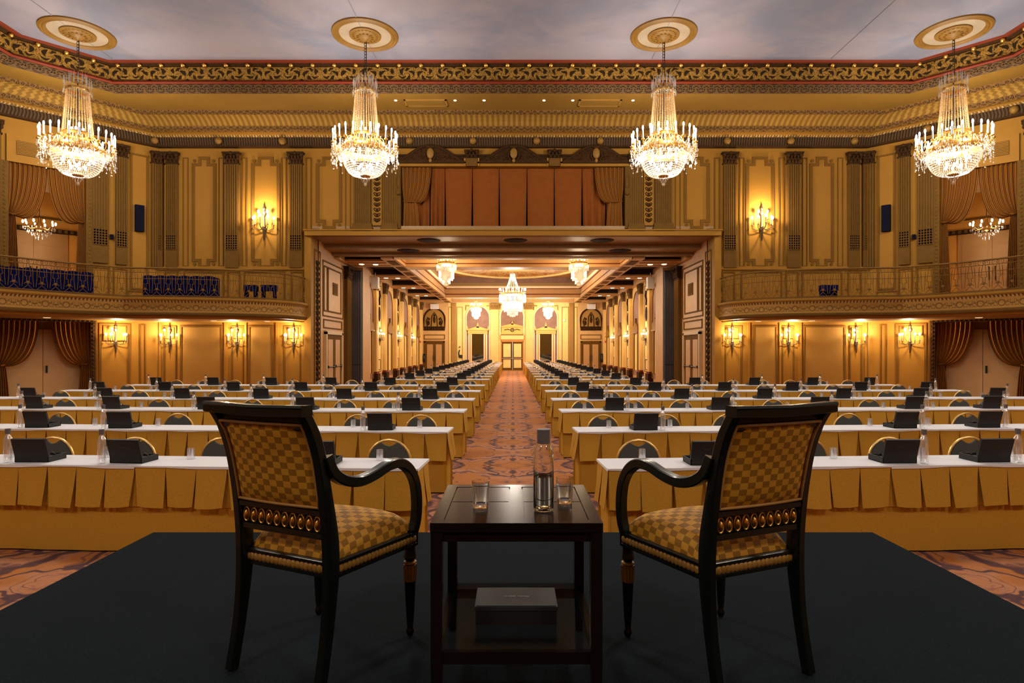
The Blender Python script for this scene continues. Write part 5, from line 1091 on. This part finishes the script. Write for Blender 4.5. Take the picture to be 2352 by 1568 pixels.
# ------------------------------------------------------------------ armchairs on the stage
def armchair(loc, rz, label):
    t = thing('armchair', label, 'armchair', loc, rz, 'black and gold armchairs on the stage')
    prof = [(-.262, 0), (-.240, .10), (-.222, .20), (-.210, .30), (-.203, .40), (-.206, .50), (-.220, .60), (-.238, .70), (-.260, .80), (-.288, .88), (-.322, .940), (-.342, .965)]
    prof = cr(prof, 3)
    def sy(z):
        for (y0, z0), (y1, z1) in zip(prof, prof[1:]):
            if z0 <= z <= z1: return y0+(y1-y0)*(z-z0)/(z1-z0+1e-9)
        return prof[-1][0]
    for q in (-1, 1):
        b = MB(); path = [(q*.205, y, z) for y, z in prof]
        b.bar(path, .031, [.040+.022*math.exp(-((z-.45)/.18)**2)-.004*(z > .9) for y, z in prof]); b.build('rear_leg', 'black', t, ang=.6)
    # crest rail
    b = MB(); z1 = .965
    b.bar([(-.224, -.338, z1), (-.1, -.346, z1-.004), (0, -.349, z1-.005), (.1, -.346, z1-.004), (.224, -.338, z1)], .055, .036, side=(0, 1, 0)); b.tube([(-.226, -.360, z1+.012), (0, -.371, z1+.008), (.226, -.360, z1+.012)], .009, 6)
    b.bar([(-.205, -.303, .925), (0, -.312, .92), (.205, -.303, .925)], .03, .06, side=(0, 1, 0)); b.build('crest_rail', 'black', t, ang=.6)
    # upholstered back
    b = MB(); zb, zt = .622, .915; S_ = 30.
    for side_ in (-1, 1):
        def fn(i, j):
            z = zb+(zt-zb)*j; e = (1-(2*i-1)**6)*(1-(2*j-1)**6); return ((i-.5)*.372, sy(z)+side_*(.012+.018*e)-.012*math.sin(PI*i), z)
        b.grid(20, 16, fn, 0, lambda i, j: (i*12, j*13))
    ed = [((i-.5)*.375, sy(zb)-.02-.012*math.sin(PI*i), zb+.002) for i in [k/8 for k in range(9)]]+[(.1875, sy(zb+(zt-zb)*j)-.018, zb+(zt-zb)*j) for j in [k/8 for k in range(1, 8)]]+[((.5-i)*.375, sy(zt)-.02-.012*math.sin(PI*i), zt) for i in [k/8 for k in range(9)]]+[(-.1875, sy(zt-(zt-zb)*j)-.018, zt-(zt-zb)*j) for j in [k/8 for k in range(1, 8)]]
    b.tube(ed, .006, 6, 1, closed=True); b.build('back_cushion', ['check', 'gilt_cloth'], t, recalc=False, ang=1.2)
    # rail with gilt beads
    b = MB(); b.bar([(-.19, sy(.61)-.004, .604), (.19, sy(.61)-.004, .604)], .034, .022, side=(0, 1, 0)); b.bar([(-.19, sy(.52)-.004, .520), (.19, sy(.52)-.004, .520)], .034, .024, side=(0, 1, 0)); b.box(-.19, .19, sy(.57)-.004, sy(.57)+.006, .53, .598); o = b.build('bead_rail', 'black', t)
    for i in range(10):
        x = -.168+.336*i/9; c = (x, sy(.562)-.008, .562); b = MB(); b.tube([(x+.0148*math.cos(a*PI/6), c[1]-.005, .562+.0255*math.sin(a*PI/6)) for a in range(12)], .0035, 6, closed=True); b.ball((x, c[1]-.004, .560), .010, .012, .019, 10, 7); b.build('gilt_bead', 'gilt', o)
    # seat frame: trapezoid
    xr, xf, yr, yf = .202, .252, -.19, .235
    b = MB()
    def railseg(p, q_, n):
        P_, Q_ = Vector(p), Vector(q_); d = (Q_-P_); L = d.length; d /= L; nr = Vector((d.y, -d.x, 0)); sd = (nr.x, nr.y, 0)
        for z, h, w, m in ((.420, .012, .034, 0), (.375, .012, .034, 0), (.397, .04, .022, 0)): b.bar([(P_.x, P_.y, z), (Q_.x, Q_.y, z)], w, h, side=sd, m=m)
        for i in range(n):
            c = P_+d*(L*(i+.5)/n)+nr*.010; b.ball((c.x, c.y, .397), abs(d.x)*L/n*.46+.006, abs(d.y)*L/n*.46+.006, .016, 6, 5, 1)
    railseg((-xr, yr, 0), (xr, yr, 0), 20); railseg((xr, yr, 0), (xf, yf, 0), 22); railseg((-xf, yf, 0), (-xr, yr, 0), 22); railseg((xf, yf, 0), (-xf, yf, 0), 22)
    b.build('seat_frame', ['black', 'gilt_paint'], t, ang=.8)
    b = MB()
    def seat(i, j):
        u, v = 2*i-1, 2*j-1; hw = xr+(xf-xr)*j; e = (1-abs(u)**5)*(1-abs(v)**5); ex = 1+.03*math.sin(PI*min(1, e*1.2)); return (u*(hw-.004)*ex, (yr+.008)+(yf-yr+.012)*j, 0.426+.064*min(1, e*1.6)**.6+.035*(1-u*u)*(1-v*v))
    def suv(i, j):
        x, y, z = seat(i, j); u, v = 2*i-1, 2*j-1; dr = max(0, .500-z); a, c = abs(u)**8, abs(v)**8; w_ = a/(a+c+1e-6)
        return (20+(x+math.copysign(dr*w_*1.1, u))/.034, 20+(y+math.copysign(dr*(1-w_)*1.1, v))/.034)
    b.grid(34, 34, seat, 0, suv)
    for k in range(0): pass
    b.build('seat_cushion', ['check'], t, recalc=False, ang=1.2)
    for q in (-1, 1):
        b = MB(); x, y = q*(xf-.012), yf-.008
        b.box(x-.023, x+.023, y-.023, y+.023, .366, .432); b.lathe([(.0, .366), (.021, .364), (.022, .34), (.026, .32), (.02, .31), (.016, .3)], 16, (x, y, 0)); b.lathe([(.023, .222), (.022, .20), (.016, .08), (.0115, .03), (.016, .022), (.016, .014), (.010, .0), (0, 0)], 16, (x, y, 0)); o = b.build('front_leg', 'black', t)
        b = MB(); b.lathe([(.016, .306), (.026, .302), (.027, .296), (.017, .29)], 16, (x, y, 0)); b.lathe([(.018, .276), (.025, .27), (.018, .264)], 16, (x, y, 0))
        for i in range(12): a = 2*PI*i/12; b.tube([(x+.020*math.cos(a), y+.020*math.sin(a), .224), (x+.0225*math.cos(a), y+.0225*math.sin(a), .29)], .0052, 5)
        b.lathe([(.02, .222), (.021, .29)], 12, (x, y, 0)); b.build('gilt_fluting', 'gilt_paint', o)
        P = cr([(-.235, .80), (-.215, .745), (-.165, .708), (-.09, .692), (-.01, .702), (.07, .722), (.14, .718), (.20, .682), (.240, .620), (.255, .54), (.250, .47), (.232, .425)], 4)
        path = [(q*(.212+.038*i/(len(P)-1)+.018*math.sin(PI*i/(len(P)-1))), y_, z_) for i, (y_, z_) in enumerate(P)]
        b = MB(); b.bar(path, .036, .038); b.build('armrest', 'black', t, ang=.6)
    return t
mat('gilt_cloth', (.34, .17, .035), .5)
armchair((-.732, 2.381, HS+.004), -math.radians(24.6), 'black and gold checked armchair on the stage, left of the side table')
armchair((.777, 2.363, HS+.004), math.radians(23), 'black and gold checked armchair on the stage, right of the side table')
# ------------------------------------------------------------------ side table and what is on it
t = thing('side_table', 'dark espresso wood side table with a glass shelf between the armchairs', 'side table', (.012, 2.29, HS)); h = .285
b = MB(); b.box(-h, h, -h, h, .568, .594); k = .045
for sa, sb in ((-1, -1), (-1, 1), (1, -1), (1, 1)): b.box(*sorted((sa*.028, sa*(h-k))), *sorted((sb*.004, sb*(h-k))), .594, .5975)
b.box(-h, h, -h, -h+k-.004, .594, .5985); b.box(-h, h, h-k+.004, h, .594, .5985); b.box(-h, -h+k-.004, -h+k-.004, h-k+.004, .594, .5985); b.box(h-k+.004, h, -h+k-.004, h-k+.004, .594, .5985); b.box(-.024, .024, -h+k-.004, h-k+.004, .594, .5985)
b.build('table_top', 'espresso', t, smooth=False)
b = MB()
for q in (-1, 1): b.box(-h+.01, h-.01, *sorted((q*(h-.008), q*(h-.028))), .535, .568); b.box(*sorted((q*(h-.008), q*(h-.028))), -h+.01, h-.01, .535, .568); b.box(-h+.03, h-.03, *sorted((q*(h-.008), q*(h-.03))), .13, .17); b.box(*sorted((q*(h-.008), q*(h-.03))), -h+.03, h-.03, .13, .17)
b.build('apron', 'espresso', t, smooth=False)
for qx in (-1, 1):
    for qy in (-1, 1):
        b = MB(); b.box(*sorted((qx*(h-.002), qx*(h-.04))), *sorted((qy*(h-.002), qy*(h-.04))), .12, .568); b.taper(qx*(h-.021), qy*(h-.021), 0, .12, .014, .014, .019, .019); b.build('leg', 'espresso', t, smooth=False)
b = MB(); b.box(-h+.006, h-.006, -h+.006, h-.006, .172, .180)
for q in (-1, 1): b.box(*sorted((q*(h-.04), q*(h-.045))), -h+.04, h-.04, .18, .215)
b.box(-h+.04, h-.04, h-.045, h-.04, .18, .2); b.build('glass_shelf', 'smoked', t, smooth=False) if 'smoked' in M else None
def glass_at(x, y, label):
    b = MB(); b.lathe([(0, 0), (.026, 0), (.0275, .004), (.031, .05), (.032, .095), (.0306, .0955), (.0295, .06), (.026, .016), (.012, .012), (0, .012)], 32); o = b.build('glass_tumbler', 'glass'); o.location = (x, y, HS+.5987); tag(o, label, 'glass', 'tumblers on the side table')
ys1 = 2.205; glass_at((1104-1178)*ys1/1400, ys1, 'empty glass tumbler standing alone at the left of the side table'); glass_at((1297-1178)*2.27/1400, 2.27, 'empty glass tumbler right behind the water bottle on the side table')
t = thing('water_bottle', 'tall clear water bottle with grey cap on the side table', 'bottle', ((1248.5-1178)*2.17/1400, 2.17, HS+.5987))
b = MB(); b.lathe([(0, .008), (.020, .004), (.031, .0), (.0355, .004), (.0362, .012), (.0362, .205), (.0345, .222), (.026, .236), (.021, .243), (.0205, .26), (.0190, .26), (.0195, .243), (.0245, .234), (.0325, .22), (.0342, .205), (.0342, .014), (.030, .009), (0, .011)], 40); b.build('bottle_body', 'glass', t)
b = MB(); b.lathe([(0, .0115), (.030, .0095), (.0340, .0145), (.0340, .120), (0, .120)], 32); b.build('water', 'water', t)
b = MB(); b.lathe([(0, .238), (.0235, .238), (.0238, .286), (.022, .288), (0, .288)], 28); b.build('cap', 'cap_grey', t)
t = thing('presentation_box', 'closed dark grey box lying on the glass shelf of the side table', 'box', (.012, 2.19, HS+.1805)); b = MB(); b.box(-.146, .146, 0, .17, 0, .052); b.build('tray', 'matte_black', t, smooth=False)
b = MB(); b.box(-.149, .149, -.003, .173, .052, .066); b.box(-.143, .143, .003, .167, .066, .068); o = b.build('lid', 'box_grey', t, smooth=False); text('PALMER HOUSE', .011, 'white_plastic', o, (0, .085, .0682), (0, 0, 0))
